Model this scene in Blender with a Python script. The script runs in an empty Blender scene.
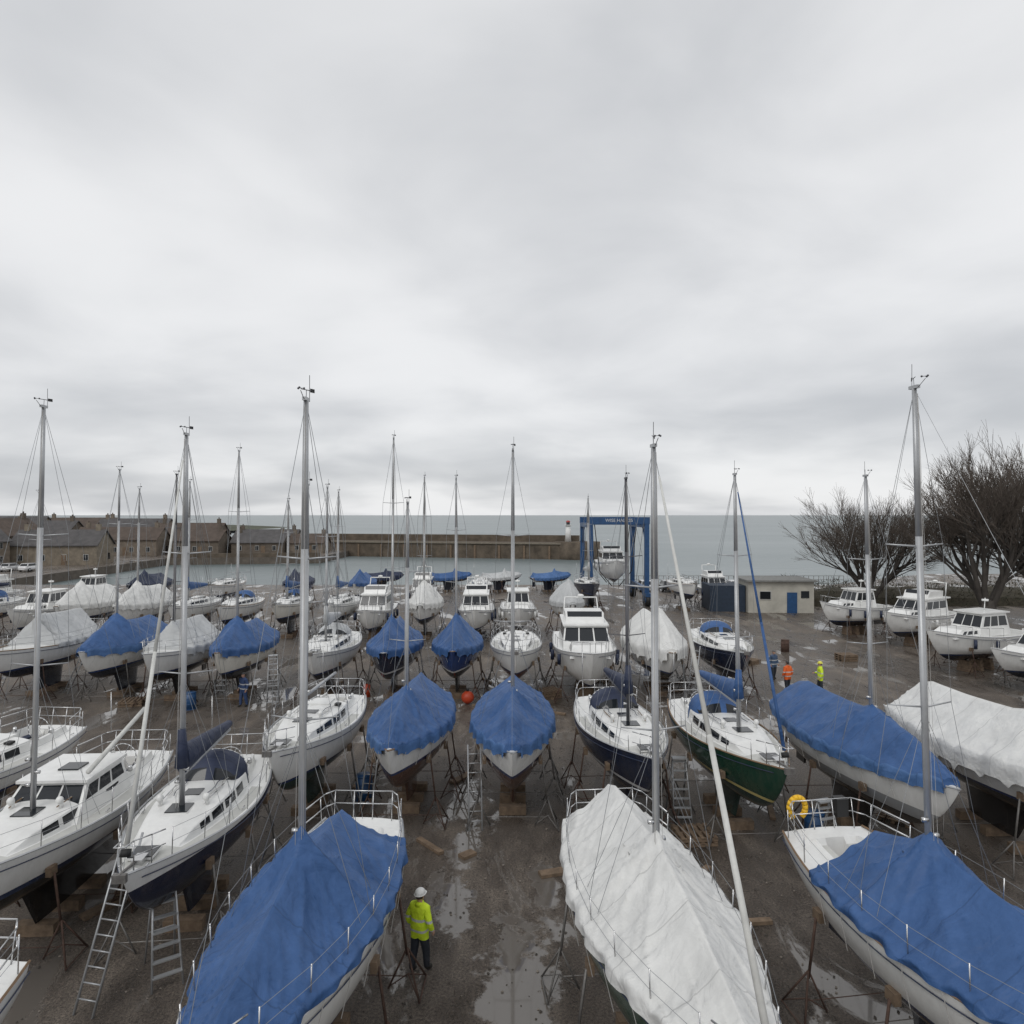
import bpy, math, random
from mathutils import Vector, Matrix, noise
random.seed(7)
S=bpy.context.scene
COL=S.collection
# ---------------------------------------------------------------- materials
MC={}
def nodes(m):
    m.use_nodes=True
    nt=m.node_tree
    return nt,nt.nodes,nt.links,nt.nodes['Principled BSDF']
def mat(name,c,rough=.5,metal=0,var=.12,vs=3.0,bump=0,bs=40,spec=.5,coat=0):
    if name in MC: return MC[name]
    m=bpy.data.materials.new(name); nt,N,Lk,B=nodes(m)
    B.inputs['Roughness'].default_value=rough; B.inputs['Metallic'].default_value=metal
    B.inputs['Specular IOR Level'].default_value=spec
    B.inputs['Coat Weight'].default_value=coat
    tc=N.new('ShaderNodeTexCoord')
    if var>0:
        n=N.new('ShaderNodeTexNoise'); n.inputs['Scale'].default_value=vs; n.inputs['Detail'].default_value=6; n.inputs['Roughness'].default_value=.65
        r=N.new('ShaderNodeValToRGB'); r.color_ramp.elements[0].position=.3; r.color_ramp.elements[1].position=.7
        r.color_ramp.elements[0].color=[x*(1-var) for x in c]+[1]
        r.color_ramp.elements[1].color=[min(1,x*(1+var*.6)) for x in c]+[1]
        Lk.new(tc.outputs['Object'],n.inputs['Vector']); Lk.new(n.outputs['Fac'],r.inputs['Fac']); Lk.new(r.outputs['Color'],B.inputs['Base Color'])
    else: B.inputs['Base Color'].default_value=list(c)+[1]
    if bump>0:
        n2=N.new('ShaderNodeTexNoise'); n2.inputs['Scale'].default_value=bs; n2.inputs['Detail'].default_value=4
        b=N.new('ShaderNodeBump'); b.inputs['Strength'].default_value=bump; b.inputs['Distance'].default_value=.02
        Lk.new(tc.outputs['Object'],n2.inputs['Vector']); Lk.new(n2.outputs['Fac'],b.inputs['Height']); Lk.new(b.outputs['Normal'],B.inputs['Normal'])
    MC[name]=m; return m
def zbands(name,stops,rough=.3,grime=.15,zmax=4.0,bump=0,coat=0):
    """material coloured by object height (paint bands of a hull, clothing)"""
    if name in MC: return MC[name]
    m=bpy.data.materials.new(name); nt,N,Lk,B=nodes(m)
    tc=N.new('ShaderNodeTexCoord'); sp=N.new('ShaderNodeSeparateXYZ'); Lk.new(tc.outputs['Object'],sp.inputs[0])
    d=N.new('ShaderNodeMath'); d.operation='DIVIDE'; d.inputs[1].default_value=zmax; Lk.new(sp.outputs['Z'],d.inputs[0])
    r=N.new('ShaderNodeValToRGB'); cr=r.color_ramp; cr.interpolation='CONSTANT'
    cr.elements[0].position=0; cr.elements[0].color=list(stops[0][1])+[1]
    cr.elements[1].position=stops[1][0]/zmax; cr.elements[1].color=list(stops[1][1])+[1]
    for z,c in stops[2:]:
        e=cr.elements.new(z/zmax); e.color=list(c)+[1]
    Lk.new(d.outputs[0],r.inputs['Fac'])
    mp=N.new('ShaderNodeMapping'); mp.inputs['Scale'].default_value=(3,3,.7); Lk.new(tc.outputs['Object'],mp.inputs[0])
    n=N.new('ShaderNodeTexNoise'); n.inputs['Scale'].default_value=1.6; n.inputs['Detail'].default_value=7; n.inputs['Roughness'].default_value=.7; Lk.new(mp.outputs[0],n.inputs['Vector'])
    mr=N.new('ShaderNodeMapRange'); mr.inputs[1].default_value=.42; mr.inputs[2].default_value=.75; mr.inputs[3].default_value=0; mr.inputs[4].default_value=grime*2.2; Lk.new(n.outputs['Fac'],mr.inputs[0])
    mx=N.new('ShaderNodeMixRGB'); mx.inputs[2].default_value=(.20,.17,.13,1); Lk.new(mr.outputs[0],mx.inputs[0]); Lk.new(r.outputs['Color'],mx.inputs[1]); Lk.new(mx.outputs[0],B.inputs['Base Color'])
    B.inputs['Roughness'].default_value=rough; B.inputs['Coat Weight'].default_value=coat
    if bump:
        n2=N.new('ShaderNodeTexNoise'); n2.inputs['Scale'].default_value=9; b=N.new('ShaderNodeBump'); b.inputs['Strength'].default_value=bump; b.inputs['Distance'].default_value=.05
        Lk.new(tc.outputs['Object'],n2.inputs['Vector']); Lk.new(n2.outputs['Fac'],b.inputs['Height']); Lk.new(b.outputs['Normal'],B.inputs['Normal'])
    MC[name]=m; return m
def canvas(name,c,var=.25):
    if name in MC: return MC[name]
    m=bpy.data.materials.new(name); nt,N,Lk,B=nodes(m)
    tc=N.new('ShaderNodeTexCoord')
    mp=N.new('ShaderNodeMapping'); mp.inputs['Scale'].default_value=(1.0,.6,1); Lk.new(tc.outputs['Object'],mp.inputs[0])
    n=N.new('ShaderNodeTexNoise'); n.inputs['Scale'].default_value=1.3; n.inputs['Detail'].default_value=8; n.inputs['Roughness'].default_value=.7; Lk.new(mp.outputs[0],n.inputs['Vector'])
    r=N.new('ShaderNodeValToRGB'); r.color_ramp.elements[0].position=.3; r.color_ramp.elements[1].position=.72
    r.color_ramp.elements[0].color=[x*(1-var) for x in c]+[1]; r.color_ramp.elements[1].color=[min(.86,x*(1+var*.5)+.022) for x in c]+[1]
    Lk.new(n.outputs['Fac'],r.inputs['Fac'])
    sp=N.new('ShaderNodeSeparateXYZ'); Lk.new(tc.outputs['Object'],sp.inputs[0])
    fr=N.new('ShaderNodeMath'); fr.operation='PINGPONG'; fr.inputs[1].default_value=.62; Lk.new(sp.outputs['X'],fr.inputs[0])
    lt=N.new('ShaderNodeMath'); lt.operation='LESS_THAN'; lt.inputs[1].default_value=.012; Lk.new(fr.outputs[0],lt.inputs[0])
    ml=N.new('ShaderNodeMath'); ml.operation='MULTIPLY'; ml.inputs[1].default_value=.5; Lk.new(lt.outputs[0],ml.inputs[0])
    mx=N.new('ShaderNodeMixRGB'); mx.inputs[2].default_value=[x*.5 for x in c]+[1]; Lk.new(ml.outputs[0],mx.inputs[0]); Lk.new(r.outputs[0],mx.inputs[1])
    Lk.new(mx.outputs[0],B.inputs['Base Color'])
    w=N.new('ShaderNodeTexNoise'); w.inputs['Scale'].default_value=3.5; w.inputs['Detail'].default_value=5; w.inputs['Distortion'].default_value=1.6; w.noise_type='RIDGED_MULTIFRACTAL'
    mp2=N.new('ShaderNodeMapping'); mp2.inputs['Scale'].default_value=(1.3,.45,.6); Lk.new(tc.outputs['Object'],mp2.inputs[0]); Lk.new(mp2.outputs[0],w.inputs['Vector'])
    w2=N.new('ShaderNodeTexNoise'); w2.inputs['Scale'].default_value=2.2; w2.inputs['Detail'].default_value=4; w2.inputs['Distortion'].default_value=1.0; Lk.new(mp.outputs[0],w2.inputs['Vector'])
    ad=N.new('ShaderNodeMath'); ad.operation='MULTIPLY_ADD'; ad.inputs[1].default_value=.24; Lk.new(w.outputs['Fac'],ad.inputs[0]); Lk.new(w2.outputs['Fac'],ad.inputs[2])
    b=N.new('ShaderNodeBump'); b.inputs['Strength'].default_value=.65; b.inputs['Distance'].default_value=.10; Lk.new(ad.outputs[0],b.inputs['Height']); Lk.new(b.outputs[0],B.inputs['Normal'])
    B.inputs['Roughness'].default_value=.58; B.inputs['Specular IOR Level'].default_value=.45
    MC[name]=m; return m
WHITE=(.80,.80,.78)
M_gel=mat('gelcoat',(.78,.78,.76),.3,var=.12,vs=1.5)
M_non=mat('nonskid_deck',(.56,.56,.53),.7,var=.15,vs=2)
M_teak=mat('teak',(.22,.14,.08),.7,var=.3,vs=8)
M_glass=mat('dark_glass',(.015,.018,.022),.08,var=0)
M_alu=mat('aluminium_spar',(.46,.47,.48),.42,.5,var=.2,vs=1.5)
M_alud=mat('dark_spar',(.10,.10,.11),.45,.3,var=.1)
M_ss=mat('stainless',(.6,.6,.6),.25,.9,var=.05)
M_wire=mat('rigging_wire',(.26,.27,.28),.4,.5,var=0)
M_galv=mat('galvanised_steel',(.22,.21,.20),.6,.5,var=.4,vs=6)
M_rust=mat('rusty_steel',(.10,.06,.045),.8,.2,var=.5,vs=6)
M_wood=mat('timber_block',(.19,.135,.09),.85,var=.45,vs=5,bump=.3)
M_black=mat('black_rubber',(.02,.02,.02),.6,var=.2)
M_rope=mat('rope',(.45,.44,.42),.8,var=.1)
M_blueb=canvas('canvas_blue',(.028,.095,.26))
M_bluel=canvas('canvas_blue_faded',(.06,.15,.35))
M_blued=canvas('canvas_navy',(.012,.022,.06))
M_whitec=canvas('canvas_white',(.70,.70,.68),.15)
M_greyc=canvas('canvas_grey',(.50,.51,.51),.15)
M_furlw=mat('furled_sail_white',(.62,.62,.59),.75,var=.18,vs=4)
M_yel=mat('lifebuoy_yellow',(.85,.50,.02),.5,var=.1)
M_red=mat('buoy_red',(.5,.06,.02),.45,var=.2)
M_liftblue=mat('hoist_blue',(.02,.075,.19),.45,var=.25)
M_anti={'navy':(.012,.018,.035),'green':(.02,.05,.045),'red':(.10,.03,.022),'black':(.018,.018,.02),'brown':(.09,.045,.033),'blue':(.015,.05,.12)}
# ---------------------------------------------------------------- mesh builder
class MB:
    def __init__(s): s.v=[];s.f=[];s.m=[];s.sm=[];s.ml=[]
    def mi(s,m):
        if m not in s.ml: s.ml.append(m)
        return s.ml.index(m)
    def add(s,V,F,m,sm=False):
        o=len(s.v); s.v+= [tuple(p) for p in V]; k=s.mi(m)
        for f in F: s.f.append([o+i for i in f]); s.m.append(k); s.sm.append(sm)
    def grid(s,rows,m,sm=True,wrap=False,mf=None):
        nr=len(rows);nc=len(rows[0]);o=len(s.v)
        for r in rows: s.v+=[tuple(p) for p in r]
        for i in range(nr-1):
            for j in range(nc if wrap else nc-1):
                j2=(j+1)%nc
                s.f.append([o+i*nc+j,o+i*nc+j2,o+(i+1)*nc+j2,o+(i+1)*nc+j])
                s.m.append(s.mi(mf(i,j) if mf else m)); s.sm.append(sm)
    def tube(s,p0,p1,r0,m,r1=None,n=6,cap=True,ell=1.0):
        if r1 is None:r1=r0
        p0=Vector(p0);p1=Vector(p1);d=p1-p0
        if d.length<1e-6:return
        d.normalize(); a=Vector((0,0,1)) if abs(d.z)<.9 else Vector((0,1,0))
        u=d.cross(a).normalized(); w=d.cross(u)
        V=[]
        for p,r in((p0,r0),(p1,r1)):
            for i in range(n):
                t=2*math.pi*i/n; V.append(p+u*(math.cos(t)*r)+w*(math.sin(t)*r*ell))
        F=[[i,(i+1)%n,n+(i+1)%n,n+i] for i in range(n)]
        if cap and n>3: F+= [list(range(n))[::-1],list(range(n,2*n))]
        s.add(V,F,m,n>4)
    def path(s,pts,r,m,n=5):
        for a,b in zip(pts[:-1],pts[1:]): s.tube(a,b,r,m,n=n)
    def box(s,c,sz,m,rz=0,taper=1.0):
        cx,cy,cz=c;x,y,z=[q/2 for q in sz];V=[]
        for k in(-1,1):
            t=1 if k<0 else taper
            for i,j in((-1,-1),(1,-1),(1,1),(-1,1)):
                px,py=i*x*t,j*y*t
                V.append((cx+px*math.cos(rz)-py*math.sin(rz),cy+px*math.sin(rz)+py*math.cos(rz),cz+k*z))
        s.add(V,[[3,2,1,0],[4,5,6,7],[0,1,5,4],[1,2,6,5],[2,3,7,6],[3,0,4,7]],m)
    def frus(s,b,t,m):
        V=[]
        for x0,x1,w,z in(b,t): V+=[(x0,-w,z),(x1,-w,z),(x1,w,z),(x0,w,z)]
        s.add(V,[[3,2,1,0],[4,5,6,7],[0,1,5,4],[1,2,6,5],[2,3,7,6],[3,0,4,7]],m)
        V=[Vector(v) for v in V]
        return dict(right=[V[0],V[1],V[5],V[4]],front=[V[1],V[2],V[6],V[5]],left=[V[2],V[3],V[7],V[6]],back=[V[3],V[0],V[4],V[7]])
    def patch(s,q,u0,u1,v0,v1,m,off=.008):
        n=(q[1]-q[0]).cross(q[3]-q[0]).normalized()*off
        def P(u,v): return q[0].lerp(q[1],u).lerp(q[3].lerp(q[2],u),v)+n
        s.add([P(u0,v0),P(u1,v0),P(u1,v1),P(u0,v1)],[[0,1,2,3]],m)
    def sphere(s,c,r,m,n=12,k=8,sc=(1,1,1),z0=-1.0):
        rows=[]
        for i in range(k+1):
            a=math.asin(z0)+(math.pi/2-math.asin(z0))*i/k
            rows.append([(c[0]+r*sc[0]*math.cos(a)*math.cos(2*math.pi*j/n),c[1]+r*sc[1]*math.cos(a)*math.sin(2*math.pi*j/n),c[2]+r*sc[2]*math.sin(a)) for j in range(n)])
        s.grid(rows,m,True,True)
    def mesh(s,name):
        me=bpy.data.meshes.new(name); me.from_pydata(s.v,[],s.f)
        for m in s.ml: me.materials.append(m)
        me.polygons.foreach_set('material_index',s.m); me.polygons.foreach_set('use_smooth',s.sm)
        me.update(); return me
    def obj(s,name,parent=None,loc=(0,0,0),rz=0):
        o=bpy.data.objects.new(name,s.mesh(name)); COL.objects.link(o)
        o.location=loc;o.rotation_euler[2]=rz
        if parent:o.parent=parent
        return o
def empty(name,loc=(0,0,0),rz=0):
    e=bpy.data.objects.new(name,None); e.empty_display_size=.5; COL.objects.link(e); e.location=loc; e.rotation_euler[2]=rz; return e
def interp(keys,x):
    if x<=keys[0][0]:return keys[0][1]
    for (a,b),(c,d) in zip(keys[:-1],keys[1:]):
        if x<=c: return b+(d-b)*(x-a)/(c-a)
    return keys[-1][1]
# ---------------------------------------------------------------- hull form
class Hull:
    def __init__(h,L=9.4,B=3.1,zs=2.75,zb=1.3,stern=.66,motor=False):
        h.L=L;h.B=B/2;h.zs=zs;h.zb=zb;h.stern=stern;h.motor=motor
    def X(h,t): return -h.L/2+h.L*t
    def sheer(h,t):
        k=.55 if h.motor else .40
        return h.zs+(k*((t-.3)/.7)**2 if t>.3 else .08*((.3-t)/.3)**2)
    def hb(h,t):
        m=.40
        if t<m: return h.B*(1-(1-h.stern)*((m-t)/m)**2)
        u=(t-m)/(1-m); return h.B*max(.012,(1-u**(2.5 if h.motor else 1.85)))
    def kz(h,t):
        z=h.zb
        if t<.4: z+= (0.05 if h.motor else .5)*((.4-t)/.4)**2
        if t>.5: z+= (h.sheer(1)-h.zb-.02)*((t-.5)/.5)**(4.2 if h.motor else 4.4)
        return z
    def pt(h,t,a,side=1):
        zf=1-math.cos(a); k=h.kz(t);sh=h.sheer(t);b=h.hb(t)
        w=min(1,t**3*1.1)
        if h.motor:
            yy=min(1,zf/.42)**.9*.9+ .1*max(0,(zf-.42)/.58); yy=yy*(1-w)+w*zf**.8
        else: yy=math.sin(a)**.92*(1-w)+w*zf**.72
        x=h.X(t)+(.30*(1-zf)*max(0,1-t*6) if not h.motor else 0)
        return (x,side*b*yy,k+(sh-k)*zf)
    def mesh(h,mb,m):
        T=[i/40 for i in range(37)]+[.92,.94,.955,.97,.98,.99,1.0]; T=sorted(set(T)); A=[math.pi/2*i/14 for i in range(15)]
        rows=[]
        for t in T:
            rows.append([h.pt(t,a,-1) for a in A[::-1]]+[h.pt(t,a,1) for a in A[1:]])
        mb.grid(rows,m,True)
        n=len(rows[0]); mb.add(rows[0],[list(range(n))[::-1]],m)
def hullmat(top,anti,stripe,wl,band):
    key='hull_%s_%s_%s_%.2f_%.2f'%(str(top),anti,str(stripe),wl,band)
    return zbands(key,[(0,M_anti[anti]),(wl,stripe),(wl+band,top)],rough=.2,grime=.08,coat=.3)
def deck(mb,h,cab=True,cabh=.42):
    wins=[(.36,.43),(.445,.53),(.545,.62),(.635,.69)]
    T=set([0,.05,.06,.17,.29,.30,.33,.75,.80,.84,.88,.92,.95,.97,.985,1.0]);
    for a,b in wins:T|={a,b}
    T|={.1,.14,.21,.25,.40,.49,.58,.66,.72,.78}
    T=sorted(T)
    SS=[0,.1,.2,.21,.3,.41,.43,.47,.53,.56,.60,.62,.65,.67,.72,.93,1.0]
    SS=[-x for x in SS[:0:-1]]+SS
    def ht(t,s):
        s=abs(s); c=.06*(1-s*s)
        if .055<t<.295: return interp([(0,-.5),(.2,-.5),(.21,-.08),(.43,-.08),(.47,.24 if cab else .08),(.53,.22 if cab else .06),(.56,.04),(.6,0)],s)+.02
        if .295<t<=.80 and cab:
            hh=interp([(.30,cabh),(.56,cabh*.92),(.72,cabh*.55),(.80,.0)],t)
            return c+interp([(0,hh+.04),(.4,hh+.02),(.6,hh-.03 if hh>.05 else hh),(.62,hh*.8),(.65,hh*.25),(.67,0)],s)
        return c
    rows=[]
    for t in T:
        b=h.hb(t)*.985; rows.append([(h.X(t),s*b,h.sheer(t)-.015+ht(t,s)) for s in SS])
    def mf(i,j):
        t=(T[i]+T[i+1])/2; s=abs((SS[j]+SS[j+1])/2)
        if cab and .62<s<.65 and any(a-1e-6<=t<=b for a,b in wins): return M_glass
        if .72<s<.93 and .3<t<.92: return M_non
        if t>.82 and s<.7 and t<.95: return M_non
        if .06<t<.29 and s<.2: return M_teak
        if .06<t<.29 and .21<s<.43: return M_non
        return M_gel
    mb.grid(rows,M_gel,False,mf=mf)
def toerail(mb,h,m):
    for sd in(-1,1):
        pts=[(h.X(t),sd*h.hb(t),h.sheer(t)+.015) for t in [i/20 for i in range(20)]+[.97,.99,1]]
        mb.path(pts,.026,m,4)
        pts=[(h.X(t),sd*(h.hb(t)+.004),h.sheer(t)-.16) for t in [i/20 for i in range(20)]]
        mb.path(pts,.014,M_blued,4)
def rails(mb,h,wr,full=True):
    ts=[.03,.14,.26,.38,.50,.62,.74,.86]
    for sd in(-1,1):
        P=[]
        for t in ts:
            x,y,z=h.X(t),sd*h.hb(t)*.95,h.sheer(t); mb.tube((x,y,z),(x,y+sd*.02,z+.62),.012,M_ss,n=5); P.append((x,y+sd*.02,z+.6))
        for a,b in zip(P[:-1],P[1:]):
            mb.tube(a,b,wr,M_wire,n=4,cap=False); a2=(a[0],a[1],a[2]-.28);b2=(b[0],b[1],b[2]-.28); mb.tube(a2,b2,wr,M_wire,n=4,cap=False)
    for dz in(.62,.32):
        pts=[(h.X(t),h.hb(t)*.95,h.sheer(t)+dz) for t in(.88,.92,.97)]
        if dz>.5: pts+=[(h.X(1.0)+.12,.10,h.sheer(1)+dz),(h.X(1.0)+.12,-.10,h.sheer(1)+dz)]
        pts2=[(h.X(t),-h.hb(t)*.95,h.sheer(t)+dz) for t in(.97,.92,.88)]
        if dz>.5: mb.path(pts+pts2,.015,M_ss)
        else: mb.path(pts,.011,M_ss); mb.path(pts2,.011,M_ss)
    for sd in(-1,1):
        for t in(.92,.97): mb.tube((h.X(t),sd*h.hb(t)*.9,h.sheer(t)),(h.X(t),sd*h.hb(t)*.95,h.sheer(t)+.62),.014,M_ss,n=5)
    for dz in(.65,.35):
        pts=[(h.X(.14),h.hb(.14)*.95,h.sheer(.1)+dz),(h.X(.02),h.hb(0)*.93,h.sheer(0)+dz),(h.X(-.005),h.hb(0)*.75,h.sheer(0)+dz),(h.X(-.005),-h.hb(0)*.75,h.sheer(0)+dz),(h.X(.02),-h.hb(0)*.93,h.sheer(0)+dz),(h.X(.14),-h.hb(.14)*.95,h.sheer(.1)+dz)]
        mb.path(pts,.014,M_ss)
    for y in(-.75,-.25,.25,.75): mb.tube((h.X(.01),y*h.hb(0),h.sheer(0)-.02),(h.X(-.005),y*h.hb(0),h.sheer(0)+.65),.013,M_ss,n=5)
def keel(mb,h,m,long=False):
    a,b=(.30,.62) if not long else (.12,.66)
    rows=[]
    for f in[0,.5,1]:
        z=.28+f*(h.zb+.12-.28); x0=h.X(a+.03*(1-f)); x1=h.X(b-.07*(1-f)); r=[]
        for k in range(16):
            an=2*math.pi*k/16; cx=(1+math.cos(an))/2; r.append((x0+(x1-x0)*cx,math.sin(an)*(.13 if f<1 else .17)*(1-.35*(cx-.4)),z))
        rows.append(r)
    mb.grid(rows,m,True,True); mb.add(rows[0],[list(range(16))[::-1]],m)
    x0,x1=h.X(.02),h.X(.10); z1=h.kz(.06)+.1
    V=[(x0+.1,-.035,.75),(x1,-.035,.75),(x1+.05,-.05,z1),(x0+.15,-.05,z1)]; V+=[(x,-y,z) for x,y,z in V]
    mb.add(V,[[0,1,2,3],[7,6,5,4],[0,4,5,1],[1,5,6,2],[2,6,7,3],[3,7,4,0]],m)
def cradle(name,e_loc,rz,h,style):
    mb=MB(); M=(M_galv,M_rust,M_galv,M_rust)[style%4]
    for t in(.34,.46,.58):
        x=h.X(t); zt=.28 if not h.motor else h.kz(t)
        n=1 if zt<.4 else 3
        for i in range(n): mb.box((x,0,zt*(i+.5)/n),(.28,.9-.1*i,zt/n-.01),M_wood)
    for t in(.2,.45,.70):
        for sd in(-1,1):
            a=1.02 if t<.6 else 1.12
            p=Vector(h.pt(t,a,sd)); q=Vector((p.x,p.y+sd*.12,p.z-.12))
            mb.box((p.x,p.y+sd*.06,p.z-.07),(.25,.12,.2),M_wood)
            mb.tube(q,(p.x,p.y+sd*.28,.75),.028,M,n=6)
            top=Vector((p.x,p.y+sd*.28,.9))
            for dx,dy in((-.42,.32),(.42,.32),(0,-.42)):
                mb.tube(top,(p.x+dx,p.y+sd*(.3+dy),.03),.022,M,n=5); mb.tube((p.x+dx,p.y+sd*(.3+dy),.06),(p.x,p.y+sd*.3,.35),.014,M,n=4)
            mb.tube((p.x-.42,p.y+sd*.62,.06),(p.x+.42,p.y+sd*.62,.06),.018,M,n=4)
        a=h.pt(t,1.0,1);b=h.pt(t,1.0,-1); mb.tube((a[0],a[1]+.3,.3),(b[0],b[1]-.3,.3),.012,M,n=4)
    mb.obj('boat_cradle',None,e_loc,rz)
def mast(mb,h,ztop,wr,tm=.58,furl=None,boom=None,z0=None,spr=1,mr=.06,rake=.4,spar=None,seed=0):
    spar=spar or M_alu
    R=random.Random(seed); xm=h.X(tm); zb=z0 or h.sheer(tm)+.3
    B0=Vector((xm,0,zb)); T=Vector((xm-rake*(ztop-zb)/10,R.uniform(-.05,.05),ztop))
    mid=B0.lerp(T,.7)
    mb.tube(B0,mid,mr,spar,n=10,ell=1.25); mb.tube(mid,T,mr,spar,mr*.7,n=10,ell=1.25)
    hs=[.5] if spr==1 else [.36,.68]
    chain=[Vector((xm-.12,sd*h.hb(tm)*.93,h.sheer(tm))) for sd in(-1,1)]
    for i,sd in enumerate((-1,1)):
        prev=chain[i]
        for f in hs:
            c=B0.lerp(T,f); tip=c+Vector((-.12,sd*(.74-.22*f)*h.B/1.5,.04)); mb.tube(c,tip,.02,spar,.013,n=5)
            mb.tube(prev,tip,wr,M_wire,n=4,cap=False); prev=tip
        mb.tube(prev,T,wr,M_wire,n=4,cap=False)
        f=hs[0]; c=B0.lerp(T,f-.01)
        for dx in(-.5,.45): mb.tube((chain[i].x+dx,chain[i].y,chain[i].z),c,wr,M_wire,n=4,cap=False)
    bow=Vector((h.X(.995),0,h.sheer(1)+.05))
    mb.tube(bow,T,wr,M_wire,n=4,cap=False)
    if furl:
        a=bow.lerp(T,.05);b=bow.lerp(T,.45);c=bow.lerp(T,.93); mb.tube(a,b,.052,furl,.042,n=8);mb.tube(b,c,.042,furl,.02,n=8); mb.tube(bow.lerp(T,.03),bow.lerp(T,.045),.10,M_black,n=10)
    mb.tube((h.X(.01),0,h.sheer(0)+.05),T,wr,M_wire,n=4,cap=False)
    for k in range(3):
        y=R.uniform(-.1,.1); mb.tube((xm+.12+.05*k,y,zb),T+Vector((.08,y*.3,-.1)),wr*.8,M_rope,n=4,cap=False)
    # winches, cleats and gooseneck on the mast
    for k,zz in enumerate((.7,1.0,1.3)): mb.tube(B0+Vector((0,(.05 if k%2 else -.05),zz)),B0+Vector((0,(.16 if k%2 else -.16),zz)),.045,M_ss,n=7)
    gw=max(1,wr/.007)
    mb.box((T.x,T.y,T.z+.03),(.22,.07,.06),spar)
    mb.tube(T+Vector((-.10,.03,0)),T+Vector((-.10,.03,.48)),.006*gw,M_alud,n=4)
    mb.tube(T+Vector((.08,0,0)),T+Vector((.28,0,.14)),.007*gw,M_alud,n=4)
    for k in range(3):
        an=k*2.1; p=T+Vector((.28,0,.18)); q=p+Vector((math.cos(an)*.06,math.sin(an)*.06,0)); mb.tube(p,q,.005,M_alud,n=4); mb.sphere(q,.02,M_alud,6,4)
    p=T+Vector((-.02,0,.2)); mb.tube(T,p,.006,M_alud,n=4); mb.tube(p+Vector((-.14,.07,0)),p+Vector((.12,-.06,0)),.008*gw,M_alud,n=4)
    mb.add([p+Vector((-.18,.09,-.03)),p+Vector((-.08,.04,-.03)),p+Vector((-.08,.04,.04)),p+Vector((-.18,.09,.04))],[[0,1,2,3]],M_black)
    if boom:
        zz=h.sheer(tm)+1.15; c=B0.lerp(T,max(0,(zz-zb)/(ztop-zb))); e=Vector((h.X(.13),.0,zz-.02))
        mb.tube(c,e,.055,spar,n=8)
        if boom!='bare':
            rows=[]
            for i in range(15):
                f=i/14; p=c.lerp(e,f); hh=.42*(1-f)**1.0+.17; ww=.17*(1-f*.4)
                rows.append([(p.x,math.cos(2*math.pi*k/12)*ww*(1+.15*noise.noise(Vector((f*9,k,seed)))),p.z+.08+hh*.5+math.sin(2*math.pi*k/12)*hh*.62+.03*noise.noise(Vector((f*14,k*.5,seed+3)))) for k in range(12)])
            mb.grid(rows,boom,True,True); mb.add(rows[-1],[list(range(12))],boom)
            mb.add(rows[0],[list(range(12))],boom)
            mb.tube(c+Vector((.02,0,.2)),B0+Vector((0,0,max(1.6,zz-zb+1.1))),.17,boom,.09,n=9)
        mb.tube(e,T,wr,M_wire,n=4,cap=False)
def spray(mb,h,m,t0=.27,t1=.40,hh=.98):
    rows=[]; w=h.hb(.33)*.60
    for i,(t,hz,ww) in enumerate(((t0,hh,1.0),(t0+.03,hh+.02,1.0),(t0+.06,hh-.02,.99),(t1-.025,hh-.22,.95),(t1,.42,.86))):
        r=[]
        for k in range(13):
            a=math.pi*k/12; r.append((h.X(t)-.0,math.cos(a)*w*ww,h.sheer(.33)+.02+hz*math.sin(a)**.55 if 0<k<12 else h.sheer(.33)+.02))
        rows.append(r)
    mb.grid(rows,m,True,mf=lambda i,j: M_glass if i==3 and 2<=j<=9 and j not in(5,) else m)
    mb.path(rows[0],.016,M_ss)
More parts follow.
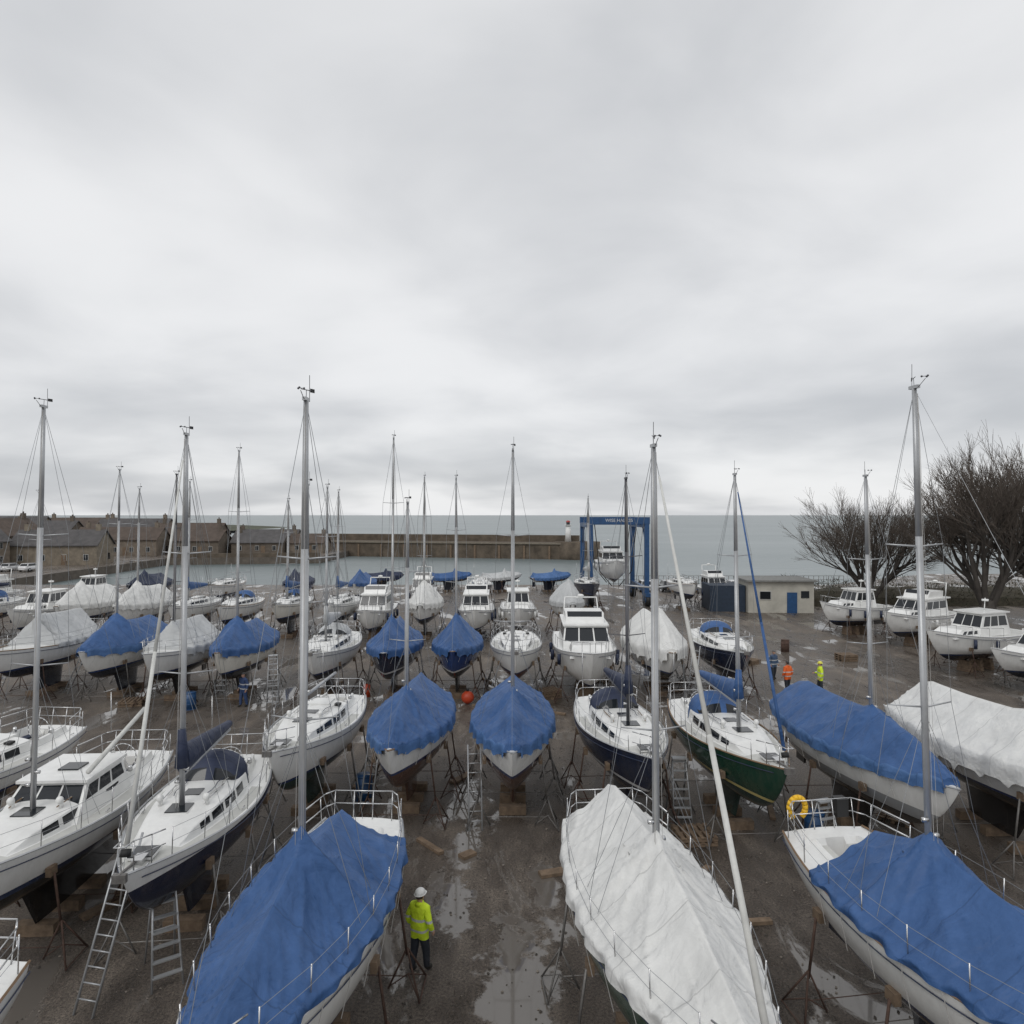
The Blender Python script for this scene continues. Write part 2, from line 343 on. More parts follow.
def cover(mb,h,m,t0=.05,t1=.965,ridge=1.25,peak=.55,tm=.58,seed=0,skirt=.28,endr=.75,amp=1.0,flat=.0,m2=None,res=1,sag=1.0,tail=.42):
    NT=int(84*res);NS=int(44*res);rows=[]
    keys=sorted([(t0,endr),(t0+.08,ridge*.93),((t0+tm)/2,ridge*.95),(tm-.05,ridge+.10*peak),(tm,ridge+peak),(tm+.035,ridge+peak*.3),(max(tm+.2,.70),ridge*.80),(t1-.05,tail),(t1,.22)])
    nf=int(9+seed%4)
    for i in range(NT+1):
        t=t0+(t1-t0)*i/NT; b=h.hb(t)+.05+ .02*math.sin(t*40); sh=h.sheer(t); R=interp(keys,t); r=[]
        sup=abs(math.sin(math.pi*t*4.5+seed))
        for j in range(NS+1):
            s=-1+2*j/NS
            a=abs(s)
            if a<.86:
                q=a/.86; e=.14; y=math.copysign(q*b,s)
                prof=(1-q)**1.08 if flat<=0 else (1-q**(1+flat*2))
                dip=.14*math.sin(math.pi*q)*(1-sup)*sag*(.8 if flat<=0 else .3)
                z=sh+e+(R-e)*prof-dip
                xx=h.X(t)-h.X(tm); rad=math.hypot(xx,y*1.2); th=math.atan2(y,xx)
                w1=noise.noise(Vector((t*5,s*2,seed)))
                pl=(1-abs(math.sin(th*5.5+seed+.7*w1)))**2.5
                tie=(1-abs(math.sin(math.pi*t*nf+seed+.9*w1*(1-q)+.25*q)))**2.5
                cr2=noise.noise(Vector((t*10,s*4,seed+9)))
                fo=(1-abs(noise.noise(Vector((t*17-q*4.2,seed*3.1+(5 if s>0 else 0),q*1.2))))*2.2)
                z+=amp*(.13*(pl-.3)*math.exp(-rad/1.9)*min(1,q*4) -.08*(tie-.25)*q**.8 +.035*cr2*min(1,q*3+.2) +.045*max(0,fo)**5*min(1,q*3))
            else:
                q=(a-.86)/.14; wv=.045*math.sin(t*nf*2*math.pi+seed)+.04*noise.noise(Vector((t*30,seed,s)))
                tie=(1-abs(math.sin(math.pi*t*nf+seed+.25)))**2.5
                y=math.copysign(b+.02+wv*q,s); z=sh+.14-amp*.08*(tie-.25)*(1-q)-(.14+skirt*(.75+.5*tie))*q
            r.append((h.X(t),y,z))
        rows.append(r)
    mb.grid(rows,m,True,mf=(lambda i,j: m2 if (j<3*res or j>=NS-3*res) else m) if m2 else None)
    for rw,tt,d in((rows[0],t0,-.04),(rows[-1],t1,.03)):
        low=[(x+d,y*.98,min(z,h.sheer(tt)-.02)) for x,y,z in rw]; mb.grid([low,rw] if d<0 else [rw,low],m,True)
    for k in range(9):
        t=t0+(t1-t0)*(k+.5)/9
        for sd in(-1,1):
            p=h.pt(t,1.25,sd); mb.tube((p[0],sd*(h.hb(t)+.07),h.sheer(t)-skirt*.7),(p[0]+.05,p[1]*1.02,p[2]-.25),.007,M_rope,n=4,cap=False)
def fittings(mb,h,seed,dodger):
    R=random.Random(seed)
    for t,s in((.62,.5),(.87,.48),(.50,.4)):
        z=h.sheer(t)+interp([(.3,.42),(.56,.40),(.72,.25),(.80,.06),(1,.06)],t)+.05
        mb.box((h.X(t),0,z),(s*1.08,s*1.08,.04),M_gel); mb.box((h.X(t),0,z+.03),(s,s,.03),M_glass)
    mb.box((h.X(.33),0,h.sheer(.33)+.50),(.8,.65,.08),M_gel)
    mb.box((h.X(.298),0,h.sheer(.3)+.2),(.03,.5,.5),M_teak)
    for sd in(-1,1):
        for t in(.15,.24): 
            x=h.X(t); y=sd*h.hb(t)*.5; z=h.sheer(t)+.24; mb.tube((x,y,z),(x,y,z+.14),.07,M_ss,.055,n=10)
        pts=[(h.X(t),sd*h.hb(t)*.42,h.sheer(t)+interp([(.3,.42),(.56,.40),(.72,.25)],t)+.10) for t in(.44,.5,.56,.6)]
        mb.path(pts,.014,M_teak if seed%2 else M_ss,5)
        for t in(.1,.5,.93): mb.tube((h.X(t)-.09,sd*h.hb(t)*.88,h.sheer(t)+.05),(h.X(t)+.09,sd*h.hb(t)*.88,h.sheer(t)+.05),.018,M_ss,n=5)
        mb.box((h.X(.37),sd*h.hb(.37)*.45,h.sheer(.37)+.50),(.22,.2,.07),M_black)
        for k in range(2):
            pts=[(h.X(t),sd*h.hb(t)*(.30+.09*k+.03*math.sin(t*60+k+seed)),h.sheer(t)+.42*(.98 if t<.56 else .85)+.10) for t in(.38,.42,.46,.50,.54)]
            mb.path(pts,.011,M_rope if k else M_blued,4)
        mb.tube((h.X(.585),sd*h.hb(.58)*.42,h.sheer(.58)+.38),(h.X(.585),sd*h.hb(.58)*.42,h.sheer(.58)+.58),.06,M_gel,n=8); mb.sphere((h.X(.59),sd*h.hb(.58)*.42,h.sheer(.58)+.6),.09,M_gel,8,5)
        mb.box((h.X(.16),sd*h.hb(.16)*.33,h.sheer(.16)-.02),(1.0,.3,.06),M_blued if seed%2 else M_non)
    cx=h.X(.12); cz=h.sheer(.1)+.25
    mb.tube((cx+.1,0,cz-.7),(cx+.06,0,cz+.05),.06,M_gel,n=8)
    ring=[(cx,math.cos(2*math.pi*k/16)*.38,cz+math.sin(2*math.pi*k/16)*.38) for k in range(17)]; mb.path(ring,.016,M_ss)
    for k in range(3): 
        a=k*math.pi/3; mb.tube((cx,math.cos(a)*.38,cz+math.sin(a)*.38),(cx,-math.cos(a)*.38,cz-math.sin(a)*.38),.01,M_ss,n=4)
    mb.box((h.X(.90)+.1,.05,h.sheer(.9)+.1),(.32,.22,.14),M_ss)
    mb.tube((h.X(.93),0,h.sheer(.93)+.08),(h.X(1)+.12,0,h.sheer(1)+.1),.028,M_galv,n=6)
    mb.box((h.X(1)+.1,0,h.sheer(1)+.02),(.1,.26,.16),M_galv)
    mb.tube((h.X(.02),-h.hb(0)*.8,h.sheer(0)+.6),(h.X(.02),-h.hb(0)*.8,h.sheer(0)+1.9),.012,M_ss,n=5)
def sailboat(stern,bow,B=3.1,top=WHITE,anti='navy',stripe=(.02,.04,.12),wl=1.88,cov=None,covk=None,mastz=12.5,furl=None,boom=None,dodg=None,tm=.58,spr=2,zs=2.75,seed=0,spar=None,nomast=False,long=False,extra=None,z0=None,mr=.053,band=.09,lines=True):
    s=Vector(stern);b=Vector(bow);L=(b-s).length;c=(s+b)/2;rz=math.atan2(b.y-s.y,b.x-s.x)
    nm='covered_sailing_boat' if cov else 'sailing_boat'
    e=empty(nm,(c.x,c.y,0),rz); h=Hull(L,B,zs)
    mb=MB(); hm=hullmat(top,anti,stripe,wl,band); h.mesh(mb,hm); keel(mb,h,hm,long); mb.obj('hull',e)
    mb=MB(); deck(mb,h,cab=not cov); toerail(mb,h,M_teak if seed%3==0 else M_alu)
    wr=.005*max(1,c.y/24)
    if not cov: fittings(mb,h,seed,dodg)
    if dodg: spray(mb,h,dodg)
    if extra: extra(mb,h)
    mb.obj('deck',e)
    if lines: mb=MB(); rails(mb,h,wr); mb.obj('guard_rails',e)
    if cov:
        mb=MB(); cover(mb,h,cov,seed=seed,tm=tm,**(covk or {})); mb.obj('canvas_cover',e)
    if not nomast:
        mb=MB(); mast(mb,h,mastz,wr,tm,furl,boom,z0,spr,mr*max(1,c.y/42),seed=seed,spar=spar); mb.obj('mast_and_rigging',e)
    cradle('c',(c.x,c.y,0),rz,h,seed)
    return e,h
def motorboat(stern,bow,B=3.1,kind=0,top=WHITE,anti='navy',stripe=(.02,.04,.12),seed=0,zs=2.3,cov=None,z=0,stand=True):
    s=Vector(stern);b=Vector(bow);L=(b-s).length;c=(s+b)/2;rz=math.atan2(b.y-s.y,b.x-s.x)
    e=empty('motor_boat',(c.x,c.y,z),rz); h=Hull(L,B,zs,.72,stern=.9,motor=True)
    mb=MB(); hm=hullmat(top,anti,stripe,1.18,.09); h.mesh(mb,hm); mb.obj('hull',e)
    mb=MB(); T=[0,.04,.05,.2,.28,.29,.4,.5,.6,.7,.8,.88,.94,.97,1]; SS=[-1,-.8,-.79,-.4,0,.4,.79,.8,1]; rows=[]
    for t in T:
        rows.append([(h.X(t),q*h.hb(t)*.985,h.sheer(t)-.02+(-.6 if .045<t<.285 and abs(q)<.795 else .05*(1-q*q))) for q in SS])
    mb.grid(rows,M_gel,False); toerail(mb,h,M_ss); Z=h.sheer(.4)
    W=h.B
    q=mb.frus((h.X(.34),h.X(.84),W*.60,Z+.0),(h.X(.36),h.X(.74),W*.48,Z+.52),M_gel)
    for sd in('left','right'):
        for a,bb in((.5,.62),(.66,.78),(.82,.9)): mb.patch(q[sd],a if sd=='right' else 1-bb,bb if sd=='right' else 1-a,.40,.78,M_glass)
    if kind==0:
        q=mb.frus((h.X(.24),h.X(.60),W*.68,Z+.03),(h.X(.27),h.X(.52),W*.56,Z+1.42),M_gel)
        for a,bb in((.04,.33),(.36,.64),(.67,.96)): mb.patch(q['front'],a,bb,.42,.90,M_glass)
        for a,bb in((.06,.36),(.40,.66),(.70,.93)):
            mb.patch(q['right'],a,bb,.45,.88,M_glass); mb.patch(q['left'],1-bb,1-a,.45,.88,M_glass)
        mb.patch(q['back'],.1,.45,.1,.9,M_glass); mb.patch(q['back'],.55,.9,.4,.9,M_glass)
        mb.box((h.X(.395),0,Z+1.47),(L*.31,W*1.26,.08),M_gel)
        mb.tube((h.X(.36),0,Z+1.5),(h.X(.35),0,Z+2.3),.03,M_gel,n=6); mb.tube((h.X(.35),0,Z+2.1),(h.X(.35),0,Z+2.22),.2,M_gel,n=10)
    else:
        q=mb.frus((h.X(.2),h.X(.66),W*.78,Z+.02),(h.X(.2),h.X(.55),W*.66,Z+1.25),M_gel)
        for a,bb in((.03,.32),(.35,.65),(.68,.97)): mb.patch(q['front'],a,bb,.40,.92,M_glass)
        for a,bb in((.06,.34),(.37,.62),(.65,.9)):
            mb.patch(q['right'],a,bb,.45,.88,M_glass); mb.patch(q['left'],1-bb,1-a,.45,.88,M_glass)
        mb.box((h.X(.36),0,Z+1.30),(L*.42,W*1.45,.1),M_gel)
        q=mb.frus((h.X(.24),h.X(.50),W*.60,Z+1.35),(h.X(.24),h.X(.46),W*.62,Z+1.85),M_gel)
        mb.patch(q['front'],.05,.95,.6,1.15,M_glass)
        for sd in(-1,1): mb.tube((h.X(.2),sd*W*.6,Z+1.3),(h.X(.16),sd*W*.55,Z+2.4),.04,M_gel,n=6)
        mb.tube((h.X(.16),-W*.56,Z+2.4),(h.X(.16),W*.56,Z+2.4),.045,M_gel,n=6); mb.sphere((h.X(.16),0,Z+2.5),.2,M_gel,10,6,(1,1,.5))
    for sd in(-1,1):
        pts=[(h.X(t),sd*h.hb(t)*.93,h.sheer(t)+.55) for t in(.4,.55,.7,.82,.92,.98)]; mb.path(pts,.016,M_ss)
        for x,y,zz in pts: mb.tube((x,y,zz-.57),(x,y,zz),.013,M_ss,n=4)
        for t in(.25,.5,.7): mb.tube((h.X(t),sd*(h.hb(t)+.1),h.sheer(t)-.75),(h.X(t),sd*(h.hb(t)+.1),h.sheer(t)-.2),.1,M_blued if seed%2 else M_gel,n=8)
    mb.box((h.X(-.01)-.05,0,.95),(.1,.25,.5),M_black)
    mb.obj('superstructure',e)
    if stand: cradle('c',(c.x,c.y,z),rz,h,seed)
    return e
# ================================================================ boats
bl,wh,gr=M_blueb,M_whitec,M_greyc
GREEN=(.012,.055,.035);NAVY=(.012,.02,.045);CREAM=(.76,.74,.68)
BS=(.02,.05,.16)
def stern_gear(mb,h):
    c=Vector((h.X(-.01)-.06,-h.hb(0)*.55,h.sheer(0)+.45))
    pts=[c+Vector((0,math.cos(a)*.2,math.sin(a)*.24)) for a in [math.radians(-60+300*i/12) for i in range(13)]]
    mb.path(pts,.065,M_yel,8)
    mb.box((h.X(0)-.1,h.hb(0)*.5,h.sheer(0)+.45),(.25,.28,.4),M_black)
def pilot(mb,h):
    Z=h.sheer(.4); w=h.hb(.4)
    q=mb.frus((h.X(.30),h.X(.60),w*.66,Z+.05),(h.X(.31),h.X(.50),w*.52,Z+.82),M_gel)
    for a,bb in((.04,.33),(.36,.64),(.67,.96)): mb.patch(q['front'],a,bb,.45,.90,M_glass)
    for a,bb in((.06,.34),(.38,.64),(.68,.92)):
        mb.patch(q['right'],a,bb,.50,.86,M_glass); mb.patch(q['left'],1-bb,1-a,.50,.86,M_glass)
    mb.patch(q['back'],.3,.7,.1,.9,M_glass)
    mb.box((h.X(.405),0,Z+.85),(h.L*.225,w*1.14,.07),M_gel); mb.box((h.X(.41),0,Z+.90),(.5,.5,.05),M_glass)
def poles(mb,h):
    pilot(mb,h)
    mb.tube((h.X(.5),h.hb(.5)*.55,h.sheer(.5)+1.0),(h.X(.05),h.hb(.05)*.3,h.sheer(0)+1.45),.06,M_furlw,n=8)
# front row
sailboat((-3.5,16.1),(-3.85,7.7),2.75,cov=bl,covk=dict(t0=.13,t1=.95,ridge=1.15,peak=.70,endr=.55,skirt=-.02,amp=1.15,res=1.6,sag=1.0),anti='navy',mastz=12.05,seed=1,stripe=BS,tm=.50,z0=3.2)
sailboat((2.2,16.2),(3.05,7.6),2.75,cov=wh,covk=dict(t0=.04,t1=.96,ridge=1.30,peak=.3,endr=.95,skirt=.10,amp=1.15,res=1.6),top=GREEN,anti='green',stripe=(.7,.7,.68),mastz=11.25,seed=2,furl=M_furlw,tm=.46,z0=3.2)
sailboat((7.1,15.6),(8.35,6.8),2.95,cov=bl,covk=dict(t0=.20,t1=.97,ridge=1.15,peak=.4,endr=.85,skirt=-.02,amp=1.15,res=1.6,tail=.8),anti='navy',mastz=12.35,seed=3,extra=stern_gear,tm=.37,z0=3.2)
sailboat((-8.35,20.9),(-7.6,13.3),2.85,top=WHITE,anti='navy',stripe=(.012,.02,.05),wl=1.9,band=.60,zs=2.55,mastz=11.95,seed=4,furl=M_furlw,boom=M_blued,dodg=M_blued,tm=.60)
sailboat((-11.6,21.3),(-11.15,12.7),3.0,top=WHITE,anti='black',stripe=(.02,.04,.1),wl=1.85,band=.15,zs=2.55,mastz=12.6,seed=5,boom=None,tm=.60,extra=poles,long=True)
sailboat((-8.7,11.0),(-9.1,2.0),2.9,mastz=11,seed=6,nomast=True)
sailboat((-15.9,24.0),(-16.5,16.0),3.0,anti='navy',mastz=12,seed=7,nomast=True,zs=2.5)
# second row
sailboat((-6.75,27.2),(-7.0,19.6),2.8,top=WHITE,anti='green',wl=1.9,mastz=11.0,seed=8,boom='bare',spr=1)
sailboat((-3.5,27.4),(-3.6,19.8),2.8,top=WHITE,anti='brown',wl=2.2,cov=bl,covk=dict(ridge=1.25,peak=.25,endr=.8,skirt=.22,m2=M_bluel,amp=1.1,res=1.2),mastz=10.4,seed=9,lines=False)
sailboat((0.05,27.4),(0.0,19.6),2.85,top=WHITE,anti='brown',wl=2.2,cov=bl,covk=dict(ridge=1.2,peak=.3,endr=.8,skirt=.22,m2=M_bluel,amp=1.1,res=1.2),mastz=12.2,seed=10,lines=False)
sailboat((3.5,27.0),(4.05,19.1),2.85,top=NAVY,anti='navy',stripe=(.6,.6,.6),mastz=11.2,seed=11,boom=M_blued,dodg=M_blued,spar=M_alud)
sailboat((7.0,26.6),(7.4,18.3),2.85,top=GREEN,anti='green',stripe=(.6,.5,.2),mastz=11.3,seed=12,boom=bl,dodg=bl,furl=bl)
sailboat((10.9,26.4),(11.15,17.0),2.9,top=WHITE,anti='black',stripe=(.3,.31,.32),wl=1.8,band=.35,cov=bl,covk=dict(ridge=1.2,peak=.2,endr=.9,skirt=.20,m2=M_bluel,flat=.1,amp=1.1,res=1.2),mastz=11.2,seed=13,lines=False)
sailboat((15.1,25.8),(15.3,16.2),3.2,top=WHITE,anti='black',cov=wh,covk=dict(ridge=1.35,peak=.1,endr=1.0,skirt=.5,amp=1.1),mastz=11.1,seed=14,nomast=True,lines=False)
# third row
sailboat((-26.6,43),(-26.2,34),3.1,cov=gr,covk=dict(t0=.1,t1=.6,ridge=1.7,peak=0,endr=1.5,skirt=.1),seed=15,mastz=11.2)
sailboat((-22,42.5),(-21.6,34),3.1,cov=bl,covk=dict(m2=M_bluel,flat=.2,ridge=1.3),seed=16,anti='navy',mastz=12.5,stripe=BS,lines=False)
sailboat((-18.5,41.5),(-18.1,33.5),3.0,cov=gr,covk=dict(t0=.1,t1=.7,ridge=1.5,peak=0,endr=1.3),seed=17,mastz=12.2,spar=M_alud,anti='black')
sailboat((-15.2,41.5),(-14.7,33.8),2.9,cov=bl,covk=dict(flat=.1),seed=18,top=CREAM,anti='black',mastz=13.5,lines=False)
sailboat((-10.4,42),(-9.9,33.5),3.1,seed=19,top=WHITE,anti='navy',mastz=11.5,dodg=gr,boom=gr)
sailboat((-6.7,41.6),(-6.4,33.8),2.9,cov=bl,covk=dict(ridge=1.35),seed=20,top=NAVY,anti='navy',stripe=(.6,.6,.6),mastz=14.2,lines=False)
sailboat((-3.1,41.5),(-3.0,34.2),2.7,cov=bl,covk=dict(ridge=1.4),seed=21,top=BS,anti='black',stripe=(.6,.6,.6),mastz=12,lines=False)
sailboat((.25,42),(.2,33.8),2.9,seed=22,top=WHITE,anti='red',mastz=12.6,boom=gr,nomast=True)
motorboat((4.2,43),(4.0,33.6),3.5,kind=1,seed=23,anti='navy',zs=2.6)
sailboat((8.2,43),(8.0,33.8),3.4,cov=wh,covk=dict(ridge=1.6,endr=1.4,skirt=.5,flat=.1),seed=24,top=WHITE,anti='black',mastz=10,nomast=True,lines=False)
sailboat((12.2,43),(11.6,33.8),3.1,seed=25,top=NAVY,anti='navy',stripe=(.6,.6,.6),mastz=13,dodg=bl,boom=bl,nomast=True)
# fourth row
row4=[(-47,'m'),(-43,'s'),(-38.5,'m'),(-34.5,'w'),(-30,'w'),(-26,'s'),(-22.3,'s'),(-18.4,'s'),(-14.3,'s'),(-11.2,'m'),(-7.2,'w'),(-3,'m'),(.4,'m'),(4.5,'g')]
for i,(x,k) in enumerate(row4):
    j=random.uniform(-1,1); y0=52+j
    if k=='m': motorboat((x,y0+8),(x+.2,y0),2.9,kind=i%2,seed=30+i)
    elif k=='s': sailboat((x,y0+8),(x+.2,y0),2.7,seed=30+i,top=random.choice([WHITE,CREAM,WHITE]),mastz=random.uniform(11,14),boom=random.choice([bl,gr,M_blued]),dodg=random.choice([bl,gr,None]),nomast=(i%3==0))
    else: sailboat((x,y0+8),(x+.2,y0),2.7,seed=30+i,cov={'w':wh,'b':bl,'g':gr}[k],covk=dict(ridge=1.5,endr=1.2,flat=.15),mastz=random.uniform(11,13.5),nomast=(k=='w' and i%2==1) or k=='g',lines=False)
# fifth / sixth rows near the quay edge
xs=[-60,-53,-45,-38,-30,-23,-16,-9.5,-3.5,7.9,18,22]
for i,x in enumerate(xs):
    y0=68+random.uniform(-3,3); r=random.random()
    if r<.5: motorboat((x,y0+7),(x+.2,y0),2.7,kind=i%2,seed=50+i,zs=2.0)
    elif r<.7: sailboat((x,y0+8),(x+.3,y0),2.6,seed=50+i,cov=random.choice([bl,M_blued,wh]),covk=dict(ridge=1.1),mastz=12,nomast=x!=7.9,top=random.choice([WHITE,NAVY,BS]),lines=False)
    else: sailboat((x,y0+8),(x+.3,y0),2.6,seed=50+i,mastz=random.uniform(11,13.5),boom=random.choice([bl,gr]) if x!=18 else None,top=random.choice([WHITE,WHITE,NAVY]),nomast=(i%2==0 and x<7) or x>10)
for i,x in enumerate([-17,-8,-1.5,5]):
    sailboat((x-2.6,88),(x+2.8,90),2.1,zs=1.8,wl=1.5,seed=75+i,cov=[M_blued,bl,gr,M_bluel][i],covk=dict(ridge=.7),nomast=True,top=random.choice([NAVY,WHITE,BS]),lines=False)
# motor boats on the right
motorboat((31.5,58),(25.5,56.5),2.9,kind=0,seed=91)
motorboat((34.5,54.5),(27.5,50.5),3.1,kind=1,seed=92)
motorboat((33.5,45.5),(25.8,42.5),3.1,kind=0,seed=93)
motorboat((34.5,40),(26.8,38.2),2.9,kind=1,seed=94,zs=2.0)
motorboat((33,34.5),(25.6,34),2.9,kind=0,seed=95,top=BS,zs=1.9)
# ================================================================ travel hoist
def hoist():
    e=empty('boat_hoist',(11.8,80,0)); mb=MB(); W=3.1;D=4.5;H=9.2; b=M_liftblue
    for x in(-W,W):
        for y in(-D,D):
            mb.box((x,y,H/2+.5),(.5,.5,H-1),b); 
            for dy in(-.55,.55): mb.tube((x-.25,y+dy,.65),(x+.25,y+dy,.65),.65,M_black,n=16); mb.tube((x-.27,y+dy,.65),(x+.27,y+dy,.65),.3,M_liftblue,n=10)
            mb.box((x,y,1.25),(.6,2.2,.4),b)
        mb.box((x,0,1.7),(.4,2*D,.5),b); mb.box((x,0,H-.35),(.45,2*D-.56,.5),b)
        mb.tube((x,-D,6.5),(x,-D+2.2,H-.6),.10,b,n=6); mb.tube((x,D,6.5),(x,D-2.2,H-.6),.10,b,n=6)
    mb.box((0,-D,H+.2),(2*W+.6,.55,.75),b); mb.box((0,D,H+.2),(2*W+.6,.55,.75),b)
    for y in(-2.2,2.2):
        for x in(-1,1): 
            mb.tube((x*2.4,y,H-.2),(x*1.8,y,3.6),.05,M_black,n=4); mb.tube((x*1.8,y,3.6),(x*.4,y,1.9),.05,M_black,n=4)
        mb.box((0,y,H-.1),(2*W,.35,.4),b)
    mb.obj('gantry_frame',e)
    cu=bpy.data.curves.new('lettering','FONT'); cu.body='WISE HALL.SS'; cu.size=.5; cu.extrude=.01; cu.align_x='CENTER'; cu.align_y='CENTER'
    o=bpy.data.objects.new('lettering',cu); COL.objects.link(o); cu.materials.append(mat('sign_white',(.6,.62,.64),.5,var=0)); o.rotation_euler=(math.pi/2,0,0); o.location=(0,-D-.29,H+.2); o.parent=e
hoist()
motorboat((11.8,85),(11.7,75.5),3.5,kind=1,seed=96,z=1.5,stand=False,zs=2.9,anti='navy')
# ================================================================ ladders, small yard items
def ladder(b,t,w=.4,m=None):
    mb=MB(); b=Vector(b);t=Vector(t); c=b; m=m or M_alu
    d=(t-b); side=Vector((d.y,-d.x,0)); side=(side.normalized() if side.length>.05 else Vector((1,0,0)))*w/2
    mb.tube(b-side,t-side,.028,m,n=5); mb.tube(b+side,t+side,.028,m,n=5); n=int(d.length/.28)
    for i in range(1,n): p=b.lerp(t,i/n); mb.tube(p-side,p+side,.018,m,n=5)
    mb.v=[(x-c.x,y-c.y,z-c.z) for x,y,z in mb.v]; mb.obj('ladder',None,c)
def steps(x,y,rz=0,H=2.2):
    mb=MB()
    for sx in(-.3,.3):
        mb.tube((sx,-.6,0),(sx*.7,0,H),.025,M_alu,n=5); mb.tube((sx,.6,0),(sx*.7,0,H),.022,M_alu,n=5)
    for i in range(1,int(H/.27)+1):
        f=i*.27/H
        if f<1: mb.box((0,-.6*(1-f),H*f),(.6-.18*f,.12,.025),M_alu)
    mb.box((0,0,H),(.46,.25,.04),M_alu)
    mb.tube((-.28,.35,H*.4),(.28,.35,H*.4),.015,M_alu,n=4)
    mb.obj('step_ladder',None,(x,y,0),rz)
ladder((-8.55,13.6,0),(-8.25,14.9,3.1),.45)
steps(-7.6,14.9,.6,2.0); ladder((-1.15,21.6,0),(-1.25,22.6,2.4),.42)
ladder((-25,38.2,0),(-24.2,39.5,3.2)); steps(-16.2,38.4,0,2.6); ladder((-29,38.5,0),(-28.4,39.6,3.2)); steps(-12.6,36,.3,2.6); ladder((-4.95,23,0),(-4.8,24.5,2.9)); steps(8.95,19.6,.3,1.8); ladder((9.4,36,0),(9.9,36.6,3)); steps(5.5,22.5,0,2)
def gasbottle(x,y):
    mb=MB(); mb.tube((0,0,0),(0,0,.62),.19,M_red,n=14); mb.sphere((0,0,.62),.19,M_red,14,5,(1,1,.5),0); mb.tube((0,0,.7),(0,0,.82),.05,M_galv,n=8)
    mb.path([(math.cos(a)*.1,math.sin(a)*.1,.8) for a in [i*math.pi/4 for i in range(9)]],.015,M_galv,4); mb.obj('gas_bottle',None,(x,y,0))
def buoy(x,y):
    mb=MB(); mb.sphere((0,0,.34),.34,M_red,16,10); mb.tube((0,0,.66),(0,0,.8),.07,M_black,n=8); mb.obj('mooring_buoy',None,(x,y,0))
gasbottle(-8.0,37.6); buoy(-2.35,36.2)
def pallet(x,y,rz,n=1,top=None):
    mb=MB()
    for k in range(n):
        for i in range(6): mb.box((-.5+i*.2,0,.13+k*.15),(.12,1.0,.025),M_wood)
        for j in(-.42,0,.42): mb.box((0,j,.06+k*.15),(1.15,.1,.1),M_wood)
    mb.obj('timber_pallet',None,(x,y,0),rz)
for x,y,r,n in((-5.4,20.5,.4,1),(5.6,21,.1,2),(12.7,22.5,.8,1),(-9.8,18.2,.2,2),(17.2,30,.3,1),(2.0,37.5,.5,3),(-20,36,.2,2),(9.2,15.4,.4,1),(23,47,.1,3),(16,46,.6,2)): pallet(x,y,r,n)
def barrel(x,y,m):
    mb=MB()
    mb.tube((0,0,0),(0,0,.88),.29,m,n=18)
    for z in(.02,.3,.6,.86): mb.tube((0,0,z-.015),(0,0,z+.015),.302,m,n=18)
    mb.obj('oil_drum',None,(x,y,0))
barrel(-5.2,24,M_liftblue); barrel(9.3,21,M_liftblue); barrel(14.2,46,M_liftblue);barrel(-16.6,35.2,M_liftblue);barrel(20,50,M_rust)
for i in range(40):
    x=random.choice([-10,-5.5,-1.9,1.8,5.2,9.2,12.6])+random.uniform(-.6,.6); y=random.choice([random.uniform(15,27),random.uniform(34,42)])
    mb=MB(); mb.box((0,0,.05),(random.uniform(.4,2),random.choice([.18,.12,.3]),.09),M_wood); mb.obj('timber_plank',None,(x,y,0),random.uniform(0,3))
# loose stones
mb=MB(); R=random.Random(9); stm=[mat('stone_light',(.22,.19,.16),.8,var=.3),mat('stone_dark',(.07,.06,.05),.7,var=.3)]
for _ in range(2600):
    x=R.uniform(-11,11); y=11+(R.random()**1.3)*26; r=R.uniform(.012,.04); c=Vector((x,y,r*.4))
    V=[c+Vector((r*R.uniform(.7,1.4),0,0)),c+Vector((0,r*R.uniform(.7,1.4),0)),c-Vector((r*R.uniform(.7,1.4),0,0)),c-Vector((0,r*R.uniform(.7,1.4),0)),c+Vector((0,0,r*.8))]
    mb.add(V,[[0,1,4],[1,2,4],[2,3,4],[3,0,4]],stm[_%2])
mb.obj('loose_stones')
# ================================================================ people
def skinmesh(V,E,R,root=0,lv=2):
    me=bpy.data.meshes.new('sk'); me.from_pydata(V,E,[]); o=bpy.data.objects.new('sk',me); COL.objects.link(o)
    sk=o.modifiers.new('s','SKIN'); ss=o.modifiers.new('u','SUBSURF'); ss.levels=lv; ss.render_levels=lv
    for i,r in enumerate(R):
        d=me.skin_vertices[0].data[i]; d.radius=r if isinstance(r,tuple) else (r,r); d.use_root=(i==root)
    bpy.context.view_layer.update()
    dg=bpy.context.evaluated_depsgraph_get(); m2=bpy.data.meshes.new_from_object(o.evaluated_get(dg))
    vs=[tuple(v.co) for v in m2.vertices]; fs=[list(p.vertices) for p in m2.polygons]
    bpy.data.objects.remove(o); bpy.data.meshes.remove(m2); return vs,fs
M_skin=mat('skin',(.50,.30,.22),.55,var=.05); M_hair=mat('hair',(.05,.035,.025),.8,var=.2); M_eye=mat('eye',(.02,.02,.02),.2,var=0); M_lip=mat('lips',(.35,.14,.11),.5,var=0)
